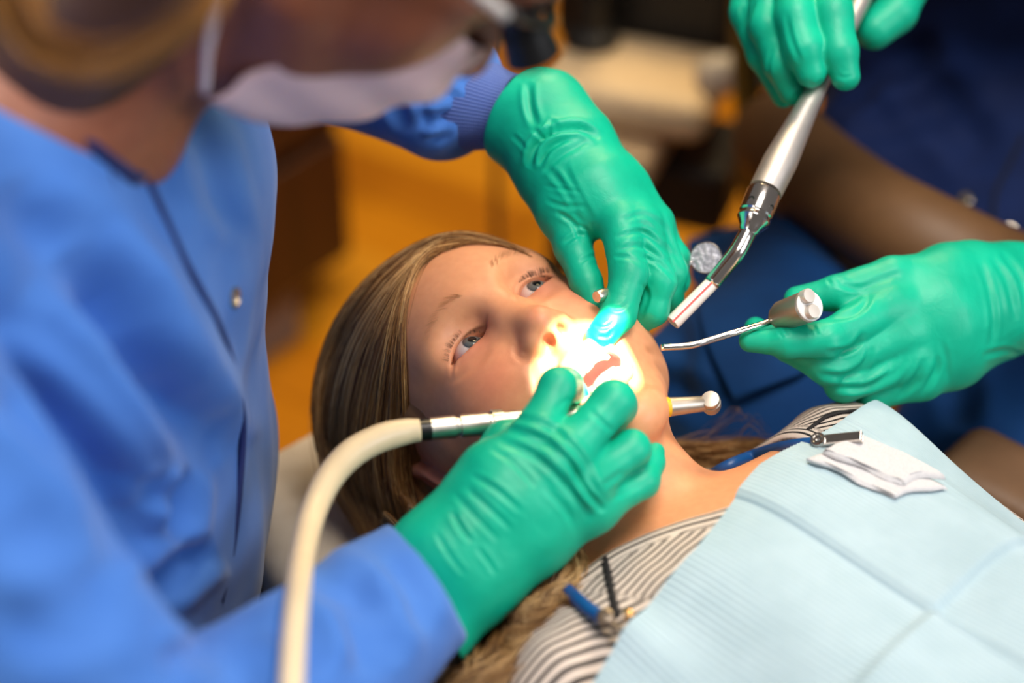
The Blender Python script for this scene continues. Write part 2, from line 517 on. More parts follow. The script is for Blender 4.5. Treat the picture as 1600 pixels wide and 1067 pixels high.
def hand_dentist_left(par):
    fingers = [
        ([(968, 352, 1.066), (982, 428, 1.052), (966, 492, 1.044), (936, 530, 1.034)], (12.5, 11.6, 10.6, 9.2)),   # index
        ([(1000, 350, 1.072), (1030, 440, 1.066), (1020, 484, 1.068), (990, 506, 1.076)], (12, 10.6, 9.8, 9)),     # middle
        ([(1018, 352, 1.085), (1050, 425, 1.082), (1044, 466, 1.088), (1016, 492, 1.096)], (11.5, 9.8, 9.4, 8.6)), # ring
        ([(1022, 350, 1.10), (1056, 402, 1.10), (1056, 440, 1.108), (1036, 474, 1.116)], (10.5, 8.6, 8.4, 7.6))]   # little
    W = (880, 250, 1.105)
    palm = [([W, (920, 300, 1.085), (966, 350, 1.070)], (26, 20, 13.5)),
            ([W, (940, 290, 1.090), (1000, 350, 1.076)], (26, 20, 13)),
            ([(896, 240, 1.11), (960, 300, 1.10), (1018, 352, 1.088)], (25, 19, 12.5)),
            ([(890, 250, 1.115), (960, 300, 1.11), (1024, 348, 1.10)], (24, 19, 11)),
            ([(870, 280, 1.105), (888, 330, 1.09), (920, 332, 1.085)], (22, 17, 14))]
    wrist = [([(800, 175, 1.128), (842, 200, 1.118), (878, 240, 1.108), (900, 280, 1.10)], (25, 25, 24, 21)),
             ([(806, 205, 1.128), (844, 224, 1.118), (866, 258, 1.108), (880, 300, 1.10)], (24, 23, 22, 20)),
             ([(822, 160, 1.130), (856, 170, 1.122), (902, 222, 1.110)], (26, 24, 22))]
    thumb = ([(880, 330, 1.088), (896, 386, 1.078), (916, 440, 1.066), (934, 482, 1.060)], (17, 11.8, 9.8, 8.2))
    lines = [
        ([(826, 262), (836, 226), (862, 206), (905, 200), (938, 216)], 2.4, 3.6),
        ([(842, 258), (858, 232), (890, 214)], 1.9, 2.2), ([(846, 272), (876, 244), (918, 220)], 1.8, 1.0),
        ([(832, 200), (850, 214), (862, 192), (872, 202)], 1.6, 1.2), ([(826, 128), (828, 165), (838, 198)], 2.6, 1.8),
        ([(852, 258), (880, 290), (905, 330)], 2.2, 0.8), ([(880, 255), (900, 300), (926, 345)], 2.2, 0.6),
        ([(868, 330), (895, 348), (910, 380)], 1.6, 1.0), ([(880, 380), (905, 366), (920, 372)], 1.6, 1.1),
        ([(900, 350), (918, 362), (930, 390)], 1.4, 0.9), ([(852, 312), (880, 322), (915, 322)], 1.6, 0.6),
        ([(960, 372), (1000, 362), (1030, 380), (1056, 404)], 1.7, 1.3), ([(962, 392), (1000, 384), (1040, 412)], 1.6, 1.1),
        ([(970, 344), (1010, 336), (1044, 362)], 1.7, 0.8), ([(1000, 400), (1030, 412), (1060, 440)], 1.5, 0.9),
        ([(958, 400), (980, 402), (1002, 412)], 1.4, 0.7), ([(1000, 440), (1012, 462), (1000, 498)], 1.5, 0.8),
        ([(1034, 330), (1046, 372), (1066, 420)], 1.5, 0.8), ([(800, 210), (826, 236)], 1.6, 0.5),
        ([(848, 290), (880, 296), (910, 300)], 1.3, 0.35), ([(905, 410), (925, 400), (938, 404)], 1.3, 0.8),
        ([(925, 505), (945, 512), (962, 500)], 1.2, 0.8), ([(932, 525), (950, 526), (958, 515)], 1.2, 0.8),
        ([(950, 478), (968, 482), (985, 470)], 1.3, 0.8)]
    d = norm(P(790, 170, 1.135) - P(850, 205, 1.118))
    return glove(par, palm, fingers, thumb, lines, wrist, cuff_cut=(P(802, 180, 1.128), d), web=0.006)

def hand_assistant_left(par):
    fingers = [
        ([(1392, 478, 1.085), (1290, 530, 1.060), (1228, 535, 1.060), (1172, 533, 1.066)], (14, 11.4, 9.6, 6.8)),      # index
        ([(1405, 520, 1.085), (1292, 572, 1.072), (1230, 540, 1.084), (1180, 512, 1.095)], (14.5, 11.5, 9.5, 7)),      # middle
        ([(1420, 560, 1.090), (1318, 600, 1.082), (1296, 580, 1.105), (1330, 555, 1.115)], (14.5, 11.5, 10, 9)),       # ring
        ([(1440, 590, 1.100), (1362, 616, 1.096), (1340, 592, 1.115), (1370, 572, 1.12)], (14, 10.5, 9, 8))]          # little
    W = (1545, 478, 1.13)
    palm = [([W, (1460, 462, 1.105), (1390, 474, 1.088)], (31, 23, 14.5)),
            ([W, (1470, 495, 1.10), (1404, 520, 1.088)], (31, 24, 15.5)),
            ([(1540, 490, 1.13), (1470, 530, 1.105), (1420, 560, 1.095)], (29, 24, 16)),
            ([(1530, 490, 1.135), (1480, 550, 1.115), (1438, 586, 1.105)], (28, 24, 15))]
    wrist = [([(1640, 470, 1.17), (1575, 470, 1.145), (1520, 450, 1.125)], (34, 33, 27)),
             ([(1640, 450, 1.17), (1580, 450, 1.148), (1480, 432, 1.115)], (30, 27, 22))]
    thumb = ([(1480, 440, 1.108), (1392, 434, 1.095), (1306, 458, 1.085), (1246, 468, 1.088)], (20, 13.5, 10.8, 8.6))
    lines = [
        ([(1284, 498), (1330, 492), (1352, 476), (1360, 458)], 2.2, 1.2), ([(1290, 552), (1330, 545), (1352, 520)], 2.0, 1.6),
        ([(1276, 585), (1320, 588), (1350, 570), (1362, 540)], 2.2, 1.6), ([(1300, 606), (1350, 606), (1392, 588), (1415, 560)], 2.2, 1.5),
        ([(1400, 625), (1432, 590), (1445, 560)], 2.2, 1.4), ([(1440, 620), (1462, 580), (1466, 555)], 2.0, 1.2),
        ([(1350, 610), (1385, 585), (1402, 555)], 1.8, 1.0), ([(1300, 440), (1340, 450), (1375, 438), (1410, 425)], 2.0, 0.9),
        ([(1222, 510), (1232, 525)], 1.2, 0.6), ([(1215, 514), (1225, 528)], 1.2, 0.5), ([(1270, 508), (1278, 524)], 1.2, 0.6), ([(1264, 510), (1270, 526)], 1.2, 0.5),
        ([(1530, 408), (1545, 450), (1553, 500), (1548, 548)], 2.2, 1.1), ([(1548, 398), (1574, 440), (1588, 500)], 2.4, 1.3),
        ([(1562, 394), (1592, 430), (1604, 470)], 2.4, 1.2), ([(1535, 556), (1570, 548), (1600, 556)], 2.0, 0.8),
        ([(1292, 436), (1300, 446)], 1.2, 0.6), ([(1306, 430), (1316, 442)], 1.2, 0.6), ([(1480, 600), (1478, 560), (1470, 530)], 2.0, 0.7)]
    return glove(par, palm, fingers, thumb, lines, wrist)

def hand_assistant_right(par):
    fingers = [
        ([(1300, -60, 1.135), (1300, 20, 1.118), (1310, 80, 1.112), (1321, 120, 1.112)], (13, 13.2, 12.4, 9.4)),       # index
        ([(1240, -60, 1.135), (1242, 25, 1.118), (1256, 76, 1.112), (1267, 113, 1.113)], (13, 13.4, 12.8, 10)),           # middle
        ([(1200, -60, 1.145), (1198, 40, 1.130), (1220, 100, 1.130), (1238, 144, 1.135)], (12.5, 12, 11.2, 8.8)),     # ring
        ([(1170, -60, 1.16), (1164, 20, 1.148), (1190, 86, 1.148), (1224, 150, 1.150)], (11.5, 10.4, 9.8, 7.8)),             # little
    ]
    W = (1260, -330, 1.24)
    palm = [([W, (1290, -150, 1.17), (1300, -60, 1.137)], (26, 20, 13.5)), ([W, (1255, -150, 1.17), (1242, -60, 1.138)], (27, 21, 13.5)),
            ([W, (1220, -150, 1.18), (1200, -60, 1.148)], (26, 20, 13)), ([W, (1195, -150, 1.19), (1172, -60, 1.162)], (25, 19, 12))]
    wrist = [([(1330, -520, 1.33), (1280, -380, 1.26), (1260, -250, 1.21)], (36, 30, 27))]
    thumb = ([(1320, -150, 1.19), (1440, -60, 1.195), (1400, 18, 1.185), (1366, 46, 1.18)], (17, 15, 15, 14))
    lines = [([(1208, 70), (1200, 110), (1212, 150)], 1.4, 0.7), ([(1262, 128), (1275, 134), (1286, 124)], 1.2, 0.6), ([(1308, 118), (1322, 122), (1334, 116)], 1.2, 0.5),
             ([(1228, 20), (1236, 60), (1252, 100)], 1.8, 0.7), ([(1160, 10), (1158, 28)], 1.4, 0.8), ([(1166, 40), (1180, 0)], 1.3, 0.7)]
    return glove(par, palm, fingers, thumb, lines, wrist, h=0.0014)
# ------------------------------------------------------------------ the patient
HR = np.array([[-0.682, -0.164, -0.713], [-0.697, -0.149, 0.701], [-0.221, 0.975, -0.013]])   # head: columns right, forward, up
HR = np.linalg.qr(HR)[0] * np.sign(np.diag(np.linalg.qr(HR)[1]))
HO = np.array([-0.0059, 0.8454, 0.8604])       # between the eyes
HR32 = HR.astype(np.float32); HO32 = HO.astype(np.float32)
def H(x, y, z): return HO + HR @ np.array([x, y, z], float)
def hl(p): return (p - HO32) @ HR32             # world -> head frame
BO = np.array([0.110, 0.728]); BL = np.array([0.692, 0.722]); BF = np.array([0.722, -0.692])
def C(l, f, z): q = BO + BL * l + BF * f; return np.array([q[0], q[1], z])
def blf(p):
    q = p[:, :2] - BO.astype(np.float32); return q @ BL.astype(np.float32), q @ BF.astype(np.float32)

def skin_mat(name, base, sat=1.0, rough=0.45):
    t = NT(name)
    a = t.attr('tint')
    n = t.noise(t.coords(), 180, 4)
    mix = t.n('ShaderNodeMixRGB', blend_type='MULTIPLY'); mix.inputs[0].default_value = 1
    t.l(a.outputs['Color'], mix.inputs[1])
    t.l(t.ramp(n.outputs[0], [(0.3, (0.93, 0.90, 0.88, 1)), (0.7, (1, 1, 1, 1))]), mix.inputs[2])
    t.l(mix.outputs[0], t.b.inputs['Base Color'])
    t.set(Roughness=rough, Specular_IOR_Level=0.35)
    t.b.inputs['Subsurface Weight'].default_value = 0.22
    t.b.inputs['Subsurface Radius'].default_value = (0.006, 0.0022, 0.0012)
    t.b.inputs['Subsurface Scale'].default_value = 0.6
    n2 = t.noise(t.coords(), 900, 2)
    t.bump(n2.outputs[0], 0.08, 0.0005)
    return t.m
SKIN = skin_mat('skin', None)

def lid_open(p):
    """distance-like value, negative inside the almond openings between the lids"""
    q = hl(p); x = np.abs(q[:, 0]) - 0.0293
    u = np.clip(x / 0.0166, -1, 1)
    up = 0.0070 * (1 - np.abs(u) ** 2.2) + 0.0006 * u; lo = -0.0030 * (1 - np.abs(u) ** 2.0) + 0.0004 * u
    d = np.maximum(np.maximum(q[:, 2] - 0.0006 - up, lo - q[:, 2] + 0.0), np.abs(x) - 0.0172)
    d = np.maximum(d, -(q[:, 1] + 0.016))
    return (d * 0.9).astype(np.float32)

def head_items():
    I = []
    A = lambda n, k: I.append(('+', n, k))
    S = lambda n, k: I.append(('-', n, k))
    A(Ell(H(0, -.080, .034), (.0735, .094, .086), HR), 0)
    A(Ell(H(0, -.038, .028), (.060, .050, .052), HR), .03)                   # forehead
    A(Ell(H(0, -.050, -.042), (.056, .052, .066), HR), .03)                  # lower face
    for s in (-1, 1):
        A(Cap(H(.044 * s, -.066, -.058), H(.010 * s, -.026, -.107), .0140, .011), .018)      # jaw
        A(Cap(H(.058 * s, -.072, -.005), H(.044 * s, -.066, -.058), .014, .0145), .025)
        A(Ell(H(.034 * s, -.026, -.036), (.028, .024, .030), HR), .022)      # cheek
        A(Ell(H(.046 * s, -.050, -.040), (.020, .030, .034), HR), .02)
        A(Cap(H(.044 * s, -.026, -.016), H(.060 * s, -.050, -.010), .012, .012), .02)       # cheekbone
        A(Cap(H(.012 * s, .0005, .0165), H(.042 * s, -.010, .018), .0085, .0075), .018)     # brow
    A(Ell(H(0, -.0215, -.1105), (.0155, .0125, .0115), HR), .013)              # chin
    for s in (-1, 1):
        S(Ell(H(.0292 * s, .010, .001), (.0165, .0145, .0115), HR), .014)    # sockets
    for s in (-1, 1):
        A(Ell(H(.0293 * s, -.0130, .0005), (.0166, .0148, .0138), HR), .005)     # lids
        A(Cap(H(.0180 * s, -.0015, .0095), H(.0400 * s, -.0060, .0085), .0040, .0038), .006)   # fold above the lid
        A(Cap(H(.0190 * s, -.0020, -.0100), H(.0380 * s, -.0080, -.0105), .0030, .0030), .008)  # lower lid pad
    A(Cap(H(0, -.002, .006), H(0, .0105, -.026), .0075, .0085), .014)        # nose bridge
    A(Ell(H(0, .0140, -.036), (.0105, .0098, .0088), HR), .010)              # nose tip
    for s in (-1, 1):
        A(Ell(H(.0112 * s, .0055, -.0395), (.0066, .0085, .0068), HR), .007) # wings
    A(Cap(H(0, .0095, -.046), H(0, .0015, -.0555), .0045, .0060), .008)      # columella, philtrum
    for s in (-1, 1):
        S(Ell(H(.0062 * s, .0105, -.0478), (.0034, .0056, .0042), HR @ rotz(0.35 * s)), .002)    # nostrils
    # open mouth
    S(Ell(H(0, .004, -.0775), (.0230, .030, .0165), HR), .006)
    arc = lambda zc, zs, yb, n=7: [H(.0225 * math.sin(a), yb - .0085 * (1 - math.cos(a)) - .004 * abs(math.sin(a)) ** 3, -.0775 + (zc + .0775) * (math.cos(a) ** 1.3 if math.cos(a) > 0 else 0)) for a in np.linspace(-1.5, 1.5, n)]
    A(chain(arc(-.0610, 0, .0035), [.0020, .0032, .0038, .0036, .0038, .0032, .0020], .002), .004)
    A(chain(arc(-.0940, 0, -.0035), [.0020, .0036, .0046, .0050, .0046, .0036, .0020], .002), .004)
    # ears
    for s in (-1, 1):
        e = np.array([[1, 0, 0], [0, 1, 0], [0, 0, 1.0]]) @ rotz(-0.45 * s)
        A(Ell(H(.0745 * s, -.099, .004), (.0060, .0175, .0285), HR @ e), .006)
        ring = [H((.0775 + .002 * math.cos(a)) * s, -.100 - .0155 * math.sin(a) - .002, .004 + .0255 * math.cos(a)) for a in np.linspace(-2.4, 1.9, 9)]
        A(chain(ring, [.0036] * 9, .002), .003)
        S(Ell(H(.0825 * s, -.095, .004), (.0055, .0085, .0135), HR @ e), .005)
    for s in (-1, 1): pass
    I.append(('-', Grp([('+', Fn(lid_open, H(0, 0, 0), .06), 0)]), .0012))
    return I

def rotz(a): c, s = math.cos(a), math.sin(a); return np.array([[c, -s, 0], [s, c, 0], [0, 0, 1.0]])

def torso_items():
    I = []
    A = lambda n, k: I.append(('+', n, k))
    A(Cap(H(0, -.088, -.040), C(0, -.020, .760), .042, .043), .02)                # neck
    A(Cap(H(0, -.060, -.070), C(0, .000, .775), .030, .028), .02)
    A(Cap(C(-.030, -.035, .755), C(-.125, .020, .757), .038, .040), .03)     # shoulder slopes
    A(Cap(C(.030, -.035, .738), C(.080, -.004, .735), .036, .036), .03); A(Cap(C(.085, .002, .737), C(.125, .020, .757), .036, .040), .02)
    for s in (-1, 1):
        A(Cap(C(.012 * s, .006, .789), C(.120 * s, .010, .785), .0085, .0085), .022)    # collar bone
        A(Cap(C(.052 * s, .055, .748), C(.052 * s, .30, .742), .076, .074), .03)       # chest
        A(Cap(C(.128 * s, .025, .757), C(.150 * s if s > 0 else -.168, .20, .712 if s > 0 else .735), .042, .034), .025)      # upper arm
    A(Cap(C(0, .055, .752), C(0, .30, .745), .074, .076), .03)
    return I

NECK = np.array([(-.30, -.3), (-.125, -.10), (-.100, -.035), (-.085, -.022), (-.062, -.017), (-.045, -.008), (-.027, .006), (-.007, .023), (.02, .033), (.055, .031),
                 (.080, .022), (.089, .010), (.091, -.010), (.098, -.05), (.15, -.3)])
def poly_sd(x, y, Pg):
    d, _, _ = seg_dist(x, y, Pg)
    ins = np.zeros(len(x), bool); n = len(Pg)
    for i in range(n):
        a, b = Pg[i], Pg[(i + 1) % n]
        c = (a[1] > y) != (b[1] > y)
        with np.errstate(divide='ignore', invalid='ignore'):
            ins ^= c & (x < (b[0] - a[0]) * (y - a[1]) / (b[1] - a[1] + 1e-12) + a[0])
    return np.where(ins, -d, d)
NECKS = catmull(NECK, 60)
_gx = np.linspace(-.45, .45, 451); _gy = np.linspace(-.5, .5, 501)
_gm = np.meshgrid(_gx, _gy, indexing='ij')
_gd = poly_sd(_gm[0].ravel(), _gm[1].ravel(), NECKS).reshape(451, 501)
def neck_sd(l, f):
    x = np.clip((l + .45) / .002, 0, 449.99); y = np.clip((f + .5) / .002, 0, 499.99)
    i = x.astype(int); j = y.astype(int); u = x - i; v = y - j
    return _gd[i, j] * (1 - u) * (1 - v) + _gd[i + 1, j] * u * (1 - v) + _gd[i, j + 1] * (1 - u) * v + _gd[i + 1, j + 1] * u * v

def bump_at(q, c, r):
    return np.exp(-(((q - np.asarray(c)) / np.asarray(r)) ** 2).sum(1))

def patient():
    root = empty('person', C(0, .15, .67), 'reclining child with long blond hair and open mouth under a light blue bib', 'person')
    hi_ = head_items(); ti = torso_items()
    head = Grp(hi_); torso = Grp(ti)
    f = Grp([('+', head, 0), ('+', torso, .015)])
    lo = np.array([-.135, .56, .665]); hi = np.array([.34, 1.02, .90])
    V, F = sdf_mesh(f, 0.0015, lo, hi)
    V = folds(V, F, [
        ([(704, 592), (709, 566), (719, 540), (738, 519), (764, 512)], 1.1, 1.0),
        ([(809, 474), (804, 456), (811, 440), (830, 429), (850, 428)], 1.0, 1.0),
        ([(700, 600), (722, 586), (748, 566), (768, 540)], 2.2, .5), ([(818, 480), (840, 470), (866, 452)], 2.0, .4),
        ([(812, 532), (806, 550), (814, 562), (830, 562)], 1.8, .6), ([(826, 566), (836, 590), (838, 620)], 3.2, .7)])
    q = hl(V)
    tint = np.tile(np.array(srgb(222, 156, 114)[:3]), (len(V), 1))
    def paint(c, w):
        nonlocal tint
        tint = tint * (1 - w[:, None]) + np.array(srgb(*c)[:3]) * w[:, None]
    for s in (-1, 1):
        paint((222, 132, 104), .55 * bump_at(q, (.040 * s, -.005, -.032), (.022, .03, .018)))      # cheeks
        paint((212, 128, 108), .55 * bump_at(q, (.030 * s, .000, -.004), (.018, .02, .011)))        # round the eyes
        paint((205, 110, 92), .9 * bump_at(q, (.0145 * s, .0, -.0015), (.0022, .01, .0022)))        # inner corners
        paint((214, 118, 98), .75 * bump_at(q, (.079 * s, -.099, .004), (.012, .03, .035)))        # ears
        paint((190, 128, 86), .16 * bump_at(q, (.030 * s, .000, .0195), (.017, .03, .0032)))        # faint brows
    paint((224, 138, 112), .4 * bump_at(q, (0, .022, -.038), (.012, .02, .010)))
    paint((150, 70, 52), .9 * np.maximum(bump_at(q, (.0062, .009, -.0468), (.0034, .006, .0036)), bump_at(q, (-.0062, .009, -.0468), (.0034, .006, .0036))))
    lip = (np.abs(q[:, 0]) < .026) & (q[:, 1] > -.02)
    rr = np.hypot(q[:, 0] / .0225, (q[:, 2] + .0775) / .0168)
    w = np.exp(-((rr - 1.06) / .16) ** 2) * lip
    paint((206, 112, 104), .85 * np.clip(w, 0, 1))
    cav = ((rr < 1.02) & (q[:, 1] < .001) & (q[:, 1] > -.04)).astype(float)
    paint((212, 166, 166), cav)
    me = mesh_np('body', V, F); set_attr(me, 'tint', tint)
    link('body', me, SKIN, root)

    # ---- eyes
    t = NT('eye'); a = t.attr('ang')
    n = t.noise(t.coords(), 900, 2)
    e = t.math('ADD', a.outputs['Fac'], t.math('MULTIPLY', t.math('SUBTRACT', n.outputs[0], 0.5), 0.03))
    col = t.ramp(e, [(0.0, (0.004, 0.004, 0.005, 1)), (0.19, (0.004, 0.004, 0.005, 1)), (0.215, srgb(104, 106, 102)), (0.40, srgb(86, 90, 90)), (0.46, srgb(44, 50, 56)), (0.52, srgb(222, 208, 200)), (1.0, srgb(215, 170, 160))])
    t.l(col, t.b.inputs['Base Color']); t.set(Roughness=0.06, Specular_IOR_Level=0.6)
    gaze = norm(np.array([-.22, 1.0, .04]))
    for s in (1, -1):
        c = H(.0293 * s, -.0130, .0003); g = HR @ gaze
        nu, nv = 40, 28
        u = np.linspace(0, np.pi, nv); v = np.linspace(0, 2 * np.pi, nu, endpoint=False)
        X = norm(np.cross(g, HR[:, 2])); Y = np.cross(g, X)
        r = .0132 + .0010 * np.exp(-(u / .42) ** 4)
        Vv = np.stack([c + r[i] * (np.cos(u[i]) * g + np.sin(u[i]) * (math.cos(b) * X + math.sin(b) * Y)) for i in range(nv) for b in v])
        Fs = [(i * nu + j, (i + 1) * nu + j, (i + 1) * nu + (j + 1) % nu, i * nu + (j + 1) % nu) for i in range(nv - 1) for j in range(nu)]
        me = mesh_np('eye', Vv, Fs); set_attr(me, 'ang', np.repeat(u, nu)); link('eye', me, t.m, root)

    # ---- lashes along the upper lids, brows of fine hairs
    lash = simple('lash', (58, 36, 24), 0.5)
    rs = np.random.RandomState(4)
    def lid_pt(s, u, up=True):
        x = (.0293 + u * .0160) ; z = (.0006 + .0070 * (1 - abs(u) ** 2.2) + .0006 * u) if up else -.0030 * (1 - u * u) + .0004 * u
        yy = .0148 * math.sqrt(max(0.05, 1 - ((x - .0293) / .0172) ** 2 - ((z - .0005) / .0142) ** 2)) - .0130
        return np.array([x * s, yy, z])
    for s in (1, -1):
        g = []
        for k in range(110 if s > 0 else 170):
            up = k < (78 if s > 0 else 140)
            u = rs.uniform(-.9, .98)
            p0 = lid_pt(s, u, up); ln = rs.uniform(.0045, .0075) * (.75 + .35 * u) if up else rs.uniform(.002, .0035)
            dz = 1 if up else -1
            d1 = norm(np.array([s * u * .55, .9, .35 * dz])); d2 = norm(np.array([s * u * .8, .5, 1.0 * dz]))
            Cc = np.array([p0, p0 + d1 * ln * .5, p0 + d1 * ln * .5 + d2 * ln * .55])
            g.append(tube_geo(catmull([H(*q_) for q_ in Cc], 5), [.00008, .00008, .00006, .00005, .00002], 4, False))
        Vv, Fs = merge(g); link('eyelashes', mesh_np('eyelashes', Vv, Fs), lash, root)
    brow = simple('brow_hair', (178, 126, 82), 0.5)
    for s in (1, -1):
        g = []
        for k in range(75):
            u = rs.rand(); x = .013 + .032 * u; z = .0185 + .0045 * math.sin(u * 2.6) + rs.uniform(-.002, .002)
            p0 = H(x * s, .012, z)
            p = p0.astype(np.float32)[None]
            for _ in range(8): p = p - head(p)[:, None] * HR32[:, 1][None]
            p0 = p[0].astype(float)
            d = HR @ norm(np.array([s * (.5 + .5 * u), .10, .8 - .9 * u]))
            g.append(tube_geo(np.array([p0, p0 + d * .003, p0 + d * .0058 - HR[:, 1] * .0006]), [.00006, .00006, .00002], 3, False))
        Vv, Fs = merge(g); link('eyebrow', mesh_np('eyebrow', Vv, Fs), brow, root)

    # ---- teeth and tongue
    tooth = simple('enamel', (244, 236, 222), 0.18, nscale=200)
    tooth.node_tree.nodes['Principled BSDF'].inputs['Subsurface Weight'].default_value = 0.1
    for row, (zz, hh, yc, ra) in enumerate(((-.0692, .0056, .0020, .0185), (-.0876, .0042, -.0010, .0170))):
        for k in range(8):
            a = (k - 3.5) * .26
            wdt = (.0042 if abs(k - 3.5) < 1 else .0034) if row == 0 else .0029
            hx = hh * (1.15 if abs(k - 3.5) < 1 and row == 0 else .95 + .1 * ((k * 7) % 3 - 1))
            c = H(ra * math.sin(a), yc - ra * (1 - math.cos(a)) * 1.15, zz - (.0005 * ((k * 5) % 3)))
            Rm = HR @ rotz(-a)
            fld = Grp([('+', Box(c, (wdt * .93, .0021, hx), .0016, Rm), 0)])
            Vv, Fs = sdf_mesh(fld, 0.0007, c - .008, c + .008); link('tooth', mesh_np('tooth', Vv, Fs), tooth, root)
    gum = simple('tongue', (214, 160, 160), 0.2, bump=0.3, bscale=800)
    Vv, Fs = sdf_mesh(Grp([('+', Ell(H(0, -.018, -.084), (.0135, .016, .0070), HR), 0), ('+', Ell(H(0, -.006, -.0885), (.009, .006, .0035), HR), .006)]), 0.0012)
    link('tongue', mesh_np('tongue', Vv, Fs), gum, root)

    # ---- striped top
    t = NT('striped_cotton'); a = t.attr('stripe')
    fr = t.math('FRACT', a.outputs['Fac'])
    lightc, dark = srgb(212, 197, 186), srgb(26, 22, 24)
    cr = t.n('ShaderNodeValToRGB'); cr.color_ramp.interpolation = 'LINEAR'
    els = cr.color_ramp.elements
    while len(els) < 5: els.new(0.5)
    for el, (p_, c_) in zip(els, [(0, dark), (.32, dark), (.39, lightc), (.93, lightc), (1, dark)]): el.position = p_; el.color = c_
    t.l(fr, cr.inputs[0]); t.l(cr.outputs[0], t.b.inputs['Base Color']); t.set(Roughness=0.85)
    b = t.noise(t.coords(), 1400, 2); t.bump(b.outputs[0], 0.25, 0.0006)
    shell = Grp(ti[2:])
    def shirt_f(p):
        l, ff = blf(p)
        d = shell(p) - .0045
        nk = neck_sd(l, ff)
        d = smax(d, -(nk).astype(np.float32), .002)
        return smax(d, (ff - .29).astype(np.float32), .002)
    fld = Grp([('+', Fn(shirt_f, C(0, .1, .75), .33), 0)])
    V, F = sdf_mesh(fld, 0.002, (-.10, .40, .67), (.45, .99, .86))
    l, ff = blf(V); nk = neck_sd(l, ff)
    N = vnormals(V, F)
    band = np.exp(-((nk - .006) / .005) ** 2) * .0012 + .0010 * np.sin(l * 260 + ff * 60) * np.clip((nk - .01) / .03, 0, 1) * np.exp(-nk / .05)
    V = (V + N * band[:, None]).astype(np.float32)
    side = 1 / (1 + np.exp(-(-l - .094 + .35 * (ff - .005)) / .0012))       # right sleeve
    sb = ff / .0046 + .35 * np.sin(l * 55)
    ss = (V @ np.array([0.12, -.78, .60])) / .0046 + .12 * np.sin(l * 60)
    stripe = np.where(side > .5, ss, sb)
    lefts = l > .098
    stripe = np.where(lefts, (ff * .80 - l * .55) / .0042, stripe)
    stripe = np.where(nk < .0135, nk / .0048 + .33, stripe)
    me = mesh_np('shirt', V, F); set_attr(me, 'stripe', stripe + 50)
    shirt = link('shirt', me, t.m, root)
    blk = simple('black_stitch', (24, 20, 22), 0.8, bump=0.5)
    def seam(poly, rad):
        pts_ = []
        for x, y, d in catmull(poly, 26):
            p = P(x, y, d).astype(np.float32)[None]
            ray = norm(p[0] - CAM).astype(np.float32)
            for _ in range(10): p = p + shirt_f(p)[:, None] * ray[None]
            pts_.append(p[0] - ray * .0008)
        pts_ = np.array(pts_)
        g = [tube_geo(pts_, rad, 8)]
        for i in range(len(pts_) - 1):
            dd = np.cross(pts_[i + 1] - pts_[i], [0, 0.5, .8]); dd = norm(dd) * rad * 1.6
            g.append(tube_geo(np.array([pts_[i] - dd, pts_[i + 1] + dd]), rad * .35, 5))
        Vv, Fs = merge(g); link('seam', mesh_np('seam', Vv, Fs), blk, shirt)
    seam([(946, 872, .96), (952, 905, .95), (960, 940, .94), (963, 965, .93)], .0017)
    seam([(1262, 672, 1.05), (1290, 652, 1.06), (1325, 643, 1.065), (1362, 640, 1.06)], .0013)
    # trousers, beyond the frame
    fld = Grp([('+', Cap(C(-.06, .29, .74), C(-.07, .45, .73), .072, .075), 0), ('+', Cap(C(.06, .29, .74), C(.07, .45, .73), .072, .075), .03),
               ('+', Cap(C(-.08, .45, .73), C(-.09, .80, .73), .065, .05), .03), ('+', Cap(C(.08, .45, .73), C(.09, .80, .73), .065, .05), .03)])
    V, F = sdf_mesh(fld, 0.006); link('trousers', mesh_np('trousers', V, F), simple('denim', (60, 78, 110), 0.85), root)
    return root, head

# ---- hair
def hair_mat(name, c1, c2, c3):
    t = NT(name); a = t.attr('shade')
    t.l(t.ramp(a.outputs['Fac'], [(0.0, srgb(*c1)), (0.5, srgb(*c2)), (1.0, srgb(*c3))]), t.b.inputs['Base Color'])
    t.set(Roughness=0.38, Specular_IOR_Level=0.55)
    return t.m

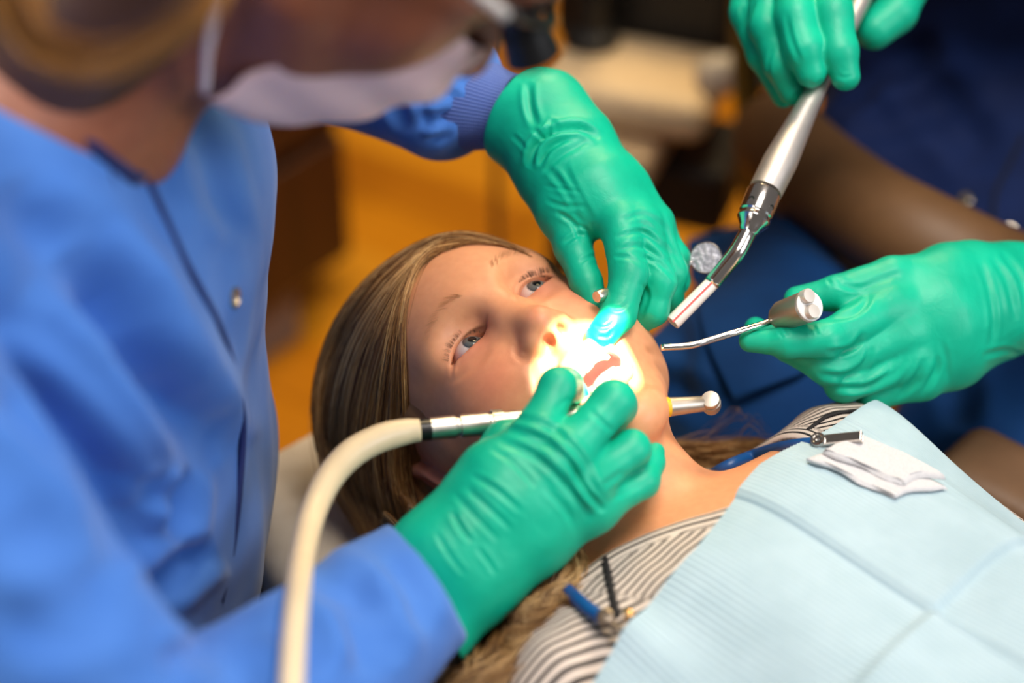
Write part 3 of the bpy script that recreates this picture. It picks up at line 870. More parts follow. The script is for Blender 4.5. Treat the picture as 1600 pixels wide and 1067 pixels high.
def strands(name, guides, n, rad, mat, parent, rs, spread=0.002, wave=0.0, seg=3, npt=22, surf=None, layer=0.006, start=0.0):
    """many fine hairs between neighbouring guide curves (each an (m,3) array); surf lifts them on to a surface"""
    G = np.array([catmull(g, npt) for g in guides])
    k = len(G)
    Vs, Fs, Sh = [], [], []
    base = np.arange(npt - 1)[:, None] * seg
    j = np.arange(seg)[None]
    Fq = np.stack([base + j, base + (j + 1) % seg, base + seg + (j + 1) % seg, base + seg + j], -1).reshape(-1, 4)
    off = 0
    a = np.linspace(0, 2 * np.pi, seg, endpoint=False)
    clump = rs.rand(60)
    for i in range(n):
        u = rs.rand() * (k - 1); i0 = min(int(u), k - 2); fr = u - i0
        c = G[i0] * (1 - fr) + G[i0 + 1] * fr
        t = np.linspace(0, 1, npt)[:, None]
        if start: s0 = rs.uniform(0, start); k_ = (s0 + t[:, 0] * (1 - s0)) * (npt - 1); i_ = np.minimum(k_.astype(int), npt - 2); c = c[i_] * (1 - (k_ - i_))[:, None] + c[i_ + 1] * (k_ - i_)[:, None]
        ph = rs.rand(3) * 6.28; fq = rs.uniform(2, 7, 3)
        c = c + spread * (rs.normal(size=3) * .6 + np.sin(t * fq + ph)) * (.25 + .75 * t)
        if wave: c = c + wave * np.sin(t * 14 + clump[int(u * 7) % 60] * 6.28 + np.array([0, 1.6, 3.0])) * t
        if surf is not None: c = surf(c, rs.rand() * layer)
        r = rad * rs.uniform(.7, 1.25) * np.clip(np.minimum(np.minimum(1.0, np.linspace(.02, 1.02, npt) * 12), (1.02 - np.linspace(0, 1, npt)) * 5), .15, 1)
        T, N, B = frames(c)
        V = (c[:, None] + r[:, None, None] * (np.cos(a)[None, :, None] * N[:, None] + np.sin(a)[None, :, None] * B[:, None])).reshape(-1, 3)
        Vs.append(V); Fs.append(Fq + off); off += len(V)
        Sh.append(np.full(len(V), np.clip(.45 + .5 * (clump[int(u * 11) % 60] - .5) * 2 + rs.normal() * .2, 0, 1)))
    me = mesh_np(name, np.concatenate(Vs), np.concatenate(Fs)); set_attr(me, 'shade', np.concatenate(Sh))
    return link(name, me, mat, parent)

def patient_hair(root, head):
    mat = hair_mat('blond_hair', (92, 56, 26), (176, 124, 68), (240, 196, 132))
    rs = np.random.RandomState(7)
    vol = Grp([('+', Ell(H(0, -.086, .042), (.084, .098, .092), HR), 0),
               ('+', Ell(H(.042, -.110, .040), (.056, .060, .092), HR), .03),
               ('+', Ell(H(.060, -.120, -.010), (.026, .040, .055), HR), .03),
               ('+', Ell(H(-.040, -.110, .030), (.052, .060, .085), HR), .03),
               ('-', Ell(H(0, .040, -.034), (.0730, .100, .105), HR), .006),
               ('-', Ell(H(.085, -.078, -.006), (.024, .036, .036), HR), .006)])
    V, F = sdf_mesh(vol, 0.003)
    me = mesh_np('hair_mass', V, F); q = hl(V)
    set_attr(me, 'shade', .22 + .12 * np.sin(q[:, 0] * 500 + q[:, 1] * 260) + .08 * np.sin(q[:, 0] * 1300 + 3 * np.sin(q[:, 2] * 40)))
    hm = link('hair', me, mat, root)
    def on_vol(L, dguess=1.09):
        """guide seen as a pixel line, laid on the hair volume by sphere tracing; a miss takes the nearest approach"""
        out = []
        for x, y in catmull(L, 14):
            ray = norm(P(x, y, 1) - CAM); s = .9; best = (9, s)
            for _ in range(60):
                p = (CAM + ray * s).astype(np.float32)[None]; dd = min(float(vol(p)[0]), float(head(p)[0]) - .002)
                if dd < best[0]: best = (dd, s)
                if dd < .0004: break
                s += max(dd * .7, .0006)
                if s > 1.5: break
            out.append(CAM + ray * (best[1] + .002))
        return np.array(out)
    g1 = [[(838, 405), (770, 371), (690, 366), (600, 412), (530, 492), (492, 590), (492, 680), (520, 760), (560, 830)],
          [(818, 393), (757, 373), (690, 374), (612, 424), (548, 505), (512, 600), (508, 690), (536, 770), (572, 838)],
          [(795, 384), (742, 376), (690, 378), (624, 436), (566, 520), (536, 610), (530, 700), (552, 776), (584, 842)],
          [(768, 380), (722, 378), (680, 388), (632, 444), (586, 530), (560, 620), (552, 705), (570, 782), (596, 846)],
          [(738, 379), (703, 382), (668, 398), (635, 455), (602, 540), (582, 630), (574, 712), (588, 786), (610, 848)],
          [(712, 385), (685, 390), (655, 416), (632, 470), (614, 552), (602, 640), (596, 718), (608, 790), (630, 850)],
          [(694, 391), (668, 400), (644, 436), (630, 490), (622, 566), (618, 650), (616, 724), (628, 794), (652, 850)],
          [(676, 402), (652, 420), (636, 462), (630, 515), (632, 580), (634, 655), (636, 728), (648, 792), (668, 842)]]
    G = [on_vol(g) for g in g1]
    strands('hair_strands', G, 3600, .00026, mat, hm, rs, spread=.0016, npt=24, start=.16)
    # flyaways
    strands('loose_hairs', G, 160, .00014, mat, hm, rs, spread=.0055, npt=24)
    # long ends spilling over the near shoulder, and hair behind the neck
    mat2 = hair_mat('blond_hair_ends', (84, 54, 28), (164, 118, 68), (232, 192, 134))
    def lock(L, n, sp, wave, rad=.00024):
        strands('hair_lock', [np.array([P(*q_) for q_ in g]) for g in L], n, rad, mat2, hm, rs, spread=sp, wave=wave, npt=30)
    lock([[(600, 800, 1.10), (660, 850, 1.05), (740, 890, 1.01), (800, 915, .985), (845, 960, .955), (820, 1020, .93), (775, 1075, .915)],
          [(600, 810, 1.11), (650, 870, 1.06), (720, 920, 1.01), (765, 950, .985), (790, 990, .955), (770, 1040, .935), (735, 1085, .92)],
          [(595, 820, 1.12), (640, 890, 1.07), (690, 950, 1.01), (730, 985, .98), (745, 1020, .96), (728, 1060, .94), (700, 1095, .93)],
          [(590, 830, 1.12), (630, 900, 1.07), (670, 965, 1.02), (700, 1010, .99), (708, 1040, .97), (698, 1070, .95), (680, 1100, .94)]], 900, .0035, .0035)
    lock([[(640, 790, 1.08), (740, 840, 1.03), (830, 840, 1.0), (890, 850, .985), (905, 890, .965), (880, 930, .95), (840, 960, .94)],
          [(640, 800, 1.08), (730, 860, 1.03), (810, 872, 1.0), (860, 890, .98), (868, 920, .96), (850, 955, .945), (815, 985, .935)],
          [(640, 810, 1.08), (720, 880, 1.03), (790, 900, 1.0), (830, 925, .975), (838, 950, .955), (822, 980, .94), (800, 1010, .93)]], 700, .0035, .004)
    lock([[(760, 920, .99), (820, 935, .962), (880, 932, .945), (920, 945, .936), (945, 985, .93)],
          [(755, 935, .99), (815, 955, .962), (870, 948, .947), (915, 955, .937), (948, 992, .93)]], 90, .0022, .002)
    lock([[(740, 960, .98), (790, 1000, .95), (830, 1010, .935), (880, 1005, .928), (912, 985, .925)],
          [(735, 970, .98), (780, 1015, .95), (820, 1025, .935), (870, 1015, .928), (905, 995, .925)]], 40, .003, .002)
    lock([[(1010, 690, 1.17), (1070, 690, 1.165), (1120, 695, 1.155), (1170, 690, 1.15), (1235, 700, 1.135)],
          [(1010, 710, 1.17), (1070, 708, 1.165), (1120, 712, 1.155), (1175, 712, 1.14), (1240, 715, 1.13)],
          [(1020, 730, 1.17), (1080, 728, 1.165), (1130, 730, 1.155), (1180, 730, 1.14), (1230, 728, 1.13)]], 500, .003, .0015)
    lock([[(1060, 690, 1.16), (1110, 670, 1.16), (1150, 640, 1.15), (1175, 655, 1.14)],
          [(1070, 695, 1.16), (1130, 690, 1.155), (1180, 668, 1.145), (1196, 690, 1.135)]], 22, .004, .003, .00012)
# ------------------------------------------------------------------ cloth on the two clinicians
def cloth_mat(name, c1, c2, scale=1500, bump=0.3, rough=0.8, sheen=0.15):
    t = NT(name); co = t.coords()
    n = t.noise(co, 25, 3)
    t.l(t.ramp(n.outputs[0], [(0.3, srgb(*c1)), (0.7, srgb(*c2))]), t.b.inputs['Base Color'])
    t.set(Roughness=rough, Specular_IOR_Level=0.25)
    t.b.inputs['Sheen Weight'].default_value = sheen
    w = t.noise(co, scale, 2); t.bump(w.outputs[0], bump, 0.0005)
    return t.m

def trace(field, L, n=24, start=0.7, lift=0.001, miss=0.0):
    """points where the lens sees a pixel line on the surface of a field"""
    out = []
    for q in catmull(L, n) if n else L:
        ray = norm(P(q[0], q[1], 1) - CAM); s = start; best = (9, s)
        for _ in range(90):
            d = float(field((CAM + ray * s).astype(np.float32)[None])[0])
            if d < best[0]: best = (d, s)
            if d < .0003: break
            s += max(d * .75, .0005)
            if s > 2.2: break
        out.append(CAM + ray * (best[1] - lift))
    return np.array(out)

def adult_head(root, O, R, mat_skin, name='body', extra=None, h=0.0035, mask=False):
    def A(x, y, z): return O + R @ np.array([x, y, z], float)
    I = [('+', Ell(A(0, -.085, .040), (.077, .098, .090), R), 0), ('+', Ell(A(0, -.048, -.045), (.058, .056, .074), R), .03),
         ('+', Ell(A(0, -.020, -.118), (.020, .017, .016), R), .02), ('+', Cap(A(0, .0, .005), A(0, .022, -.036), .009, .0115), .014)]
    for s in (-1, 1):
        I += [('+', Cap(A(.052 * s, -.066, -.066), A(.014 * s, -.022, -.118), .016, .014), .025), ('+', Ell(A(.036 * s, -.026, -.034), (.026, .020, .028), R), .02),
              ('-', Ell(A(.031 * s, .012, .0), (.017, .016, .012), R), .014), ('+', Ell(A(.031 * s, -.014, 0), (.016, .014, .012), R), .004),
              ('+', Cap(A(.014 * s, .000, .018), A(.044 * s, -.012, .019), .009, .008), .018), ('+', Ell(A(.0125 * s, .008, -.042), (.007, .009, .007), R), .006),
              ('+', Ell(A(.078 * s, -.098, -.004), (.006, .019, .031), R @ rotz(-.45 * s)), .006)]
    I += [('+', Cap(A(-.020, -.006, -.076), A(.020, -.006, -.076), .0055, .0055), .006), ('+', Cap(A(-.018, -.007, -.086), A(.018, -.007, -.086), .006, .006), .006)]
    I += extra or []
    f = Grp(I); V, F = sdf_mesh(f, h)
    me = mesh_np(name, V, F)
    return f, link(name, me, mat_skin, root)

def dentist():
    root = empty('person', (-.34, .74, .62), 'person in a light blue gown and face mask leaning in with the drill', 'person')
    fw = norm(np.array([.56, -.04, -.83])); up = norm(np.array([.83, 0, .56])); up = norm(up - fw * (up @ fw)); rt = np.cross(fw, up)
    R = np.stack([rt, fw, up], 1); O = np.array([-.004, .745, 1.135])
    A = lambda x, y, z: O + R @ np.array([x, y, z], float)
    sk = NT('dentist_skin'); n = sk.noise(sk.coords(), 120)
    sk.l(sk.ramp(n.outputs[0], [(.3, srgb(132, 74, 50)), (.7, srgb(144, 84, 58))]), sk.b.inputs['Base Color']); sk.set(Roughness=.5)
    sk.b.inputs['Subsurface Weight'].default_value = .12; sk.b.inputs['Subsurface Radius'].default_value = (.008, .003, .002)
    SR, SL = np.array([-.315, .565, 1.085]), np.array([-.315, .925, 1.085])
    ER, WR = P(230, 1270, .760), P(690, 885, .950)
    EL, WL = P(420, 30, 1.21), P(800, 175, 1.130)
    nb = np.array([-.235, .745, 1.072])
    ex = [('+', Cap(nb, A(0, -.10, -.03), .054, .052), .03), ('+', Cap(nb, SR * .7 + nb * .3, .05, .045), .04), ('+', Cap(nb, SL * .7 + nb * .3, .05, .045), .04),
          ('+', Cap(nb + [-.03, 0, -.02], np.array([-.33, .745, .70]), .075, .11), .05),
          ('+', Cap(SR, ER, .045, .032), .03), ('+', Cap(ER, WR, .028, .011), .01), ('+', Cap(SL, EL, .045, .036), .03), ('+', Cap(EL, WL, .036, .023), .01)]
    body, _ = adult_head(root, O, R, sk.m, extra=ex, h=0.004)

    # gown: body of it and both sleeves in one cloth
    I = []
    Ad = lambda n, k: I.append(('+', n, k))
    for y, x0, x1, r in ((.655, -.300, -.285, .112), (.745, -.278, -.262, .118), (.838, -.284, -.260, .122)):
        Ad(Cap((x0 - .02, y, .56), (x0, y, .76), .118, .112), .05)
        Ad(Cap((x0, y, .76), (x1, y, .965), .112, r), .05)
    Ad(Cap(nb + [-.03, -.06, -.035], SR, .060, .064), .05); Ad(Cap(nb + [-.012, -.058, -.014], SR + [0, 0, .015], .050, .066), .03); Ad(Cap(nb + [-.03, .06, -.035], SL, .060, .064), .05)
    torso = Grp(list(I))
    fore = norm(WR - ER)
    Ad(Cap(SR, ER, .068, .060), .008)
    Ad(Cap(ER, WR + fore * -.0, .060, .0345), .012)
    Ad(Cap(SL, EL, .068, .056), .03)
    fl = norm(P(735, 160, 1.142) - EL)
    Ad(Cap(EL, P(690, 145, 1.15), .054, .042), .012)
    Ad(Ell(P(702, 150, 1.148), (.028, .040, .040), np.stack([fl, norm(np.cross(fl, [0, 0, 1])), norm(np.cross(np.cross(fl, [0, 0, 1]), fl))], 1)), .012)
    cut = P(664, 908, .945); cutd = norm(P(760, 830, .955) - P(620, 925, .945))
    I.append(('-', Fn(lambda p: np.maximum(-((p - cut.astype(np.float32)) @ cutd.astype(np.float32)), np.linalg.norm(p - cut.astype(np.float32), axis=1) - .085), cut, .10), .003))
    # open neckline
    I.append(('-', Cap(nb + [.01, 0, .0], nb + [.10, 0, .07], .050, .062), .006))
    fld = Grp(I)
    V, F = sdf_mesh(fld, 0.0035, (-.50, .36, .58), (.06, 1.18, 1.18))
    N = vnormals(V, F)
    V = (V + N * (vnoise(V, 26, 9) * .0035 + vnoise(V, 60, 5) * .0012)[:, None]).astype(np.float32)
    lines = [
        ([(110, 400), (190, 500), (270, 610), (340, 725)], 13, 17), ([(160, 470), (230, 570), (300, 680)], 9, 8),
        ([(225, 735), (232, 760), (238, 790)], 7, 9), ([(285, 730), (280, 800), (268, 850)], 7, 9), ([(330, 850), (280, 890), (240, 930)], 8, 9),
        ([(60, 320), (150, 420), (220, 520)], 12, 7), ([(20, 280), (60, 380), (90, 480)], 12, 7), ([(280, 150), (320, 260), (345, 360)], 7, 5), ([(320, 180), (350, 280), (372, 380)], 6, 4),
        ([(-40, 560), (60, 640), (150, 740), (215, 860)], 10, 12),
        ([(255, 1040), (300, 1020), (330, 1010)], 6, 5), ([(480, 900), (540, 930), (570, 990), (580, 1060)], 9, 7), ([(600, 880), (640, 920), (660, 990)], 7, 4),
        ([(430, 960), (470, 1000), (490, 1060)], 9, 6), ([(0, 1000), (120, 960), (210, 920)], 12, 4), ([(20, 800), (120, 860), (200, 900)], 14, 4),
        ([(540, 900), (600, 960), (625, 1040)], 6, 4),
        ([(672, 90), (684, 140), (690, 190)], 6, 2.5), ([(655, 190), (690, 186), (712, 178)], 4.5, 5), ([(640, 120), (660, 165), (655, 205)], 5, 4), ([(728, 70), (722, 110), (712, 150)], 4, 1.2),
        ([(668, 222), (690, 212), (705, 195)], 3.5, 3), ([(590, 120), (620, 160), (640, 210)], 6, 4), ([(700, 140), (712, 160), (706, 184)], 3.5, 3)]
    V = folds(V, F, lines)
    blue = cloth_mat('gown_cloth', (58, 108, 188), (68, 118, 196), 1200, .25)
    gown = link('gown', mesh_np('gown', V, F), blue, root)
    dark = simple('seam_navy', (18, 34, 92), .8)
    L = [(225, 268), (248, 318), (290, 410), (338, 500), (366, 580), (379, 660), (374, 760), (362, 860), (344, 940)]
    p = trace(fld, L, 40, .72, .002)
    tube('placket_edge', p, .0021, dark, gown, seg=8)
    p = trace(fld, [(172, 268), (186, 320), (200, 370), (208, 405)], 16, .72, .000)
    tube('placket_stitch', p, .0014, dark, gown, seg=6)
    steel = simple('snap_steel', (190, 180, 165), .22, 1.0)
    for x, y in ((367, 465), (262, 243)):
        q = trace(fld, [(x, y), (x + 6, y), (x, y + 6)], 0, .72, .001)
        nrm = norm(np.cross(q[2] - q[0], q[1] - q[0])); nrm = nrm if nrm @ (CAM - q[0]) > 0 else -nrm
        turned('snap', q[0] - nrm * .002, q[0] + nrm, [(0, .0058), (.0028, .0058), (.0036, .0048), (.0036, .0036), (.0022, .0030), (.0022, .0012), (.0030, .0006)], steel, gown, 20)
    # collar band
    ring = trace(fld, [(-20, 90), (60, 152), (130, 216), (190, 266), (214, 274), (238, 232), (262, 178), (300, 128)], 40, .6, .002)
    tube('collar', ring, .0042, cloth_mat('collar_navy', (16, 26, 70), (24, 36, 92), 1200, .3), gown, seg=10)
    # knitted cuff
    a, b = P(722, 158, 1.144), P(800, 176, 1.130)
    t = NT('rib_knit'); co = t.coords('UV')
    t.set(Roughness=.9, Specular_IOR_Level=.2)
    at = t.attr('rib'); at2 = t.attr('row')
    s1 = t.math('SINE', t.math('MULTIPLY', at.outputs['Fac'], 6.2832)); s2 = t.math('SINE', t.math('MULTIPLY', at2.outputs['Fac'], 6.2832))
    hgt = t.math('MULTIPLY', t.math('ADD', s1, 1), t.math('ADD', t.math('MULTIPLY', s2, .35), .65))
    t.l(t.ramp(t.math('MULTIPLY', hgt, .5), [(0, srgb(58, 80, 150)), (1, srgb(124, 146, 208))]), t.b.inputs['Base Color'])
    t.bump(hgt, .6, .0006)
    n, seg = 40, 220
    Cn = np.array([a + (b - a) * u for u in np.linspace(0, 1, n)])
    rr = .0295 + .0035 * np.cos(np.linspace(0, 1, n) * math.pi) + np.interp(np.linspace(0, 1, n), [0, .08, 1], [.002, 0, 0])
    Vc, Fc = tube_geo(Cn, rr, seg, False)
    Vc = Vc + (np.array([0, 0, 1.0]) * 0)
    me = mesh_np('cuff', Vc, Fc)
    set_attr(me, 'rib', np.tile(np.arange(seg) / seg * 74, n)); set_attr(me, 'row', np.repeat(np.linspace(0, 26, n), seg))
    # flat strap-like section follows the glove: slightly oval
    c = link('cuff', me, t.m, gown); md = c.modifiers.new('thickness', 'SOLIDIFY'); md.thickness = .002

    # mask with pleats, loops
    mk = cloth_mat('mask_paper', (220, 184, 188), (230, 198, 200), 1800, .2, .85)
    nu, nv = 40, 26
    Vm = []
    for i in range(nv):
        v = i / (nv - 1)
        for j in range(nu):
            u = j / (nu - 1) * 2 - 1
            z = -.022 - .112 * v
            prof = .036 - .032 * abs(v - .30) - .012 * max(0, v - .75) * 4
            wd = .061 - .010 * v
            x = u * wd
            y = prof * (1 - abs(u) ** 2.2) - .040 * abs(u) ** 1.9 - .004 + .0016 * math.sin(v * 22)
            Vm.append(A(x, y, z))
    Fm = [(i * nu + j, i * nu + j + 1, (i + 1) * nu + j + 1, (i + 1) * nu + j) for i in range(nv - 1) for j in range(nu - 1)]
    m = link('mask', mesh_np('mask', Vm, Fm), mk, root); md = m.modifiers.new('thickness', 'SOLIDIFY'); md.thickness = .0016
    lp = simple('loop_elastic', (222, 204, 208), .8)
    for s in (1, -1):
        tube('ear_loop', [A(.060 * s, -.044, -.026), A(.074 * s, -.076, -.010), A(.084 * s, -.108, .022), A(.083 * s, -.122, .008)], .0020, lp, m, 24, 8)
        tube('ear_loop', [A(.052 * s, -.050, -.132), A(.070 * s, -.078, -.100), A(.082 * s, -.112, -.045), A(.083 * s, -.122, .008)], .0022, lp, m, 24, 8)
    # loupes: frame, pale arm, two black barrels
    blk = simple('loupe_black', (18, 18, 20), .35); pale = simple('loupe_arm', (214, 206, 200), .35)
    fr = tube('loupes', [A(-.066, -.010, .012), A(-.035, .016, .016), A(0, .022, .012), A(.035, .016, .016), A(.066, -.010, .012)], .0032, blk, root, 30, 8)
    for s in (1, -1):
        tube('loupe_arm', [A(.066 * s, -.010, .010), A(.079 * s, -.045, .008), A(.084 * s, -.100, .016), A(.080 * s, -.125, -.004)], .0030, pale, fr, 24, 8)
        turned('barrel', A(.030 * s, .004, .006), A(.028 * s, .09, -.020), [(0, .010), (.010, .010), (.010, .0120), (.024, .0135), (.026, .0135), (.026, .0115), (.023, .010)], blk, fr, 28)
    # hair gathered back, a strand curving below the head
    hm = hair_mat('dark_blond_hair', (46, 24, 12), (92, 58, 26), (170, 118, 56))
    hv = Grp([('+', Ell(A(0, -.100, .050), (.088, .098, .092), R), 0), ('+', Ell(A(0, -.150, .000), (.070, .050, .060), R), .03), ('+', Cap(A(0, -.140, -.01), nb + [-.02, 0, .035], .060, .048), .03), ('+', Cap(A(.03, -.13, -.02), nb + [.0, -.035, .02], .045, .035), .03), ('-', Ell(A(0, .050, -.050), (.074, .12, .112), R), .006),
              ('-', Ell(A(.088, -.098, -.006), (.022, .026, .040), R), .006), ('-', Ell(A(-.088, -.098, -.006), (.022, .026, .040), R), .006)])
    V, F = sdf_mesh(hv, .005); me = mesh_np('hair', V, F); set_attr(me, 'shade', .3 + .1 * np.sin(V[:, 1] * 400))
    hr = link('hair', me, hm, root); rs = np.random.RandomState(11)
    k0 = [P(350, -60, .63), P(320, -5, .63), P(245, 52, .64), P(160, 84, .65), P(85, 70, .66), P(45, 10, .67), P(30, -70, .69)]
    k1 = [P(365, -50, .63), P(330, 15, .63), P(250, 74, .64), P(160, 108, .65), P(75, 95, .66), P(30, 30, .67), P(10, -60, .69)]
    k2 = [P(350, -50, .64), P(325, 5, .64), P(248, 64, .65), P(160, 98, .66), P(80, 84, .67), P(38, 20, .68), P(20, -64, .70)]
    strands('hair_lock', [np.array(k) for k in (k0, k2, k1)], 900, .0006, hair_mat('golden_strand', (92, 56, 22), (140, 94, 42), (172, 122, 62)), hr, rs, spread=.004, npt=26)
    hand_dentist_right(root); hand_dentist_left(root)
    # chin strap of the stool's sitter is not seen: lap and seat below the frame
    navy = cloth_mat('lap_cloth', (30, 60, 130), (36, 70, 150), 1200, .2)
    V, F = sdf_mesh(Grp([('+', Cap((-.36, .66, .60), (-.08, .46, .52), .09, .07), 0), ('+', Cap((-.36, .84, .60), (-.25, 1.03, .50), .09, .07), .03),
                         ('+', Cap((-.08, .46, .52), (-.12, .45, .12), .066, .05), .02), ('+', Cap((-.25, 1.03, .50), (-.27, 1.05, .12), .066, .05), .02),
                         ('+', Cap((-.12, .45, .05), (.0, .43, .04), .04, .035), .02), ('+', Cap((-.27, 1.05, .05), (-.14, 1.08, .04), .04, .035), .02)]), .008)
    link('trousers', mesh_np('trousers', V, F), navy, root)
    return root

def stool(label, x, y, seat_z, yaw, brown, support=None):
    root = empty('stool', (x, y, 0), label, 'stool')
    ch = simple('stool_chrome', (190, 190, 194), .2, 1.0); bk = simple('caster_black', (26, 26, 28), .5)
    turned('seat', (x, y, seat_z - .09), (x, y, 1), [(0, .15), (.01, .185), (.03, .20), (.06, .20), (.078, .19), (.086, .16), (.088, .02)], brown, root, 40)
    turned('column', (x, y, .08), (x, y, 1), [(0, .032), (seat_z - .30, .032), (seat_z - .30, .022), (seat_z - .17, .022)], ch, root, 24)
    for k in range(5):
        a = yaw + k * 2 * math.pi / 5; d = np.array([math.cos(a), math.sin(a), 0])
        c = np.array([x, y, 0.0])
        lg = tube('leg', [c + d * .02 + [0, 0, .11], c + d * .16 + [0, 0, .095], c + d * .29 + [0, 0, .075]], [.022, .018, .014], ch, root, 10, 12)
        sd = np.cross(d, [0, 0, 1]) * .012
        turned('caster', c + d * .285 - sd + [0, 0, .030], c + d * .285 + sd + [0, 0, .030], [(0, .022), (.003, .029), (.021, .029), (.024, .022)], bk, lg, 20)
    if support is not None: support(root)
    return root

def assistant():
    root = empty('person', (.52, 1.45, .60), 'person in dark navy scrubs holding the suction tube and syringe', 'person')
    fw = norm(np.array([-.35, -.75, -.56])); up = norm(np.array([-.2, -.45, .87])); up = norm(up - fw * (up @ fw)); rt = np.cross(fw, up)
    R = np.stack([rt, fw, up], 1); O = np.array([.36, 1.14, 1.36])
    A = lambda x, y, z: O + R @ np.array([x, y, z], float)
    sk = simple('assistant_skin', (196, 138, 104), .5)
    hip = np.array([.52, 1.50, .66]); chest = np.array([.455, 1.36, 1.00]); nb = np.array([.43, 1.30, 1.20])
    SR, SL = np.array([.245, 1.40, 1.10]), np.array([.64, 1.26, 1.10])
    WR = P(1280, -370, 1.26); ER = P(1430, -300, 1.62)
    WL = P(1590, 470, 1.152); EL = P(1880, 330, 1.34)
    ex = [('+', Cap(nb, A(0, -.09, -.04), .052, .052), .03), ('+', Cap(nb, SR, .05, .045), .04), ('+', Cap(nb, SL, .05, .045), .04), ('+', Cap(nb - [0, 0, .06], hip, .09, .10), .05),
          ('+', Cap(SR, ER, .044, .036), .03), ('+', Cap(ER, WR, .036, .026), .01), ('+', Cap(SL, EL, .044, .036), .03), ('+', Cap(EL, WL, .036, .028), .01)]
    adult_head(root, O, R, sk, extra=ex, h=.006)
    hm = hair_mat('brown_hair', (40, 26, 16), (72, 48, 30), (110, 78, 48))
    hv = Grp([('+', Ell(A(0, -.100, .050), (.088, .098, .092), R), 0), ('+', Ell(A(0, -.170, .000), (.06, .05, .06), R), .03), ('-', Ell(A(0, .050, -.050), (.074, .12, .112), R), .006)])
    V, F = sdf_mesh(hv, .007); me = mesh_np('hair', V, F); set_attr(me, 'shade', .3 + .1 * np.sin(V[:, 1] * 400)); link('hair', me, hm, root)
    navy = cloth_mat('navy_scrubs', (6, 26, 70), (10, 34, 84), 1000, .25, .8, .03)
    # tunic
    I = []
    Ad = lambda n, k: I.append(('+', n, k))
    d = norm(SL - SR)
    for s, r in ((-.085, .125), (0, .135), (.085, .125)):
        Ad(Cap(hip + d * s + [-.035, -.03, .085], chest + d * s, r + .01, r), .06)
        Ad(Cap(chest + d * s, nb - [0, 0, .10] + d * s, r, .09), .06)
    Ad(Cap(nb - [0, 0, .07], SR, .07, .075), .05); Ad(Cap(nb - [0, 0, .07], SL, .07, .075), .05)
    Ad(Cap(SR, SR * .25 + ER * .75, .072, .064), .03); Ad(Cap(SL, SL * .25 + EL * .75, .072, .064), .03)
    Ad(Cap(hip + [-.04, -.06, .07], P(1330, 330, 1.56), .125, .085), .05); Ad(Cap(hip + [.02, -.06, .07], P(1560, 400, 1.50), .125, .085), .05)
    I.append(('-', Cap(nb, nb + [-.03, -.08, .06], .065, .07), .008))
    fld = Grp(I)
    V, F = sdf_mesh(fld, .006)
    V = (V + vnormals(V, F) * (vnoise(V, 22, 2) * .006)[:, None]).astype(np.float32)
    V = folds(V, F, [([(1290, 130), (1360, 120), (1470, 60)], 14, 8), ([(1400, 60), (1470, 160), (1560, 260)], 18, 8), ([(1330, 200), (1420, 190), (1540, 120)], 14, 6), ([(1300, 170), (1340, 160), (1370, 150)], 8, 6)])
    top = link('tunic', mesh_np('tunic', V, F), navy, root)
    L = trace(fld, [(1600, 210), (1575, 260), (1556, 300), (1552, 345)], 16, 1.1, .001)
    tube('placket_edge', L, .0018, simple('seam_dark', (6, 14, 40), .8), top, seg=6)
    steel = simple('snap_steel', (190, 180, 165), .22, 1.0)
    for x, y in ((1508, 311), (1577, 362)):
        q = trace(fld, [(x, y), (x + 6, y), (x, y + 6)], 0, 1.1, .001)
        nrm = norm(np.cross(q[2] - q[0], q[1] - q[0])); nrm = nrm if nrm @ (CAM - q[0]) > 0 else -nrm
        turned('snap', q[0] - nrm * .004, q[0] + nrm, [(0, .0066), (.0050, .0066), (.0058, .0054), (.0058, .0040), (.0044, .0034), (.0044, .0012), (.0052, .0006)], steel, top, 20)
    # trousers
    kr, kl = P(1165, 620, 1.30), P(1565, 720, 1.30)
    hr_, hl_ = P(1400, 290, 1.68), P(1700, 330, 1.62)
    I2 = [('+', Cap(hr_, kr, .098, .076), 0), ('+', Cap(hl_, kl, .098, .078), .02), ('+', Cap(hip, hip + [0, 0, .06], .15, .14), .05),
          ('+', Cap(kr, np.array([kr[0] - .02, kr[1] + .06, .14]), .074, .052), .03), ('+', Cap(kl, np.array([kl[0] + .04, kl[1] + .08, .14]), .074, .052), .03)]
    f2 = Grp(I2)
    V, F = sdf_mesh(f2, .0055)
    V = (V + vnormals(V, F) * (vnoise(V, 24, 8) * .004)[:, None]).astype(np.float32)
    V = folds(V, F, [([(1050, 480), (1060, 560), (1040, 640)], 12, 7), ([(1000, 590), (1060, 610), (1120, 640)], 10, 6), ([(1130, 400), (1200, 440), (1300, 470)], 12, 5), ([(1480, 560), (1500, 620), (1490, 670)], 12, 6)])
    blue = cloth_mat('navy_trousers', (2, 54, 108), (4, 62, 120), 1000, .25, .8, .03)
    link('trousers', mesh_np('trousers', V, F), blue, root)
    # corner of the tunic lying on the lap
    g = np.array([[(1078, 372), (1200, 350), (1330, 420)], [(1088, 470), (1180, 480), (1300, 510)], [(1105, 540), (1190, 560), (1280, 560)], [(1147, 626), (1195, 606), (1250, 585)]], float)
    nu = 22
    rows = [catmull(r, nu) for r in g]; cols = np.array([catmull(np.array([r[j] for r in rows]), nu) for j in range(nu)])
    Vp = trace(f2, cols.reshape(-1, 2), 0, 1.0, .010)
    Fp = [(i * nu + j, i * nu + j + 1, (i + 1) * nu + j + 1, (i + 1) * nu + j) for i in range(nu - 1) for j in range(nu - 1)]
    o = link('tunic_hem', mesh_np('tunic_hem', Vp, Fp), blue, top); md = o.modifiers.new('thickness', 'SOLIDIFY'); md.thickness = .004
    sh = simple('shoe_white', (210, 208, 204), .5)
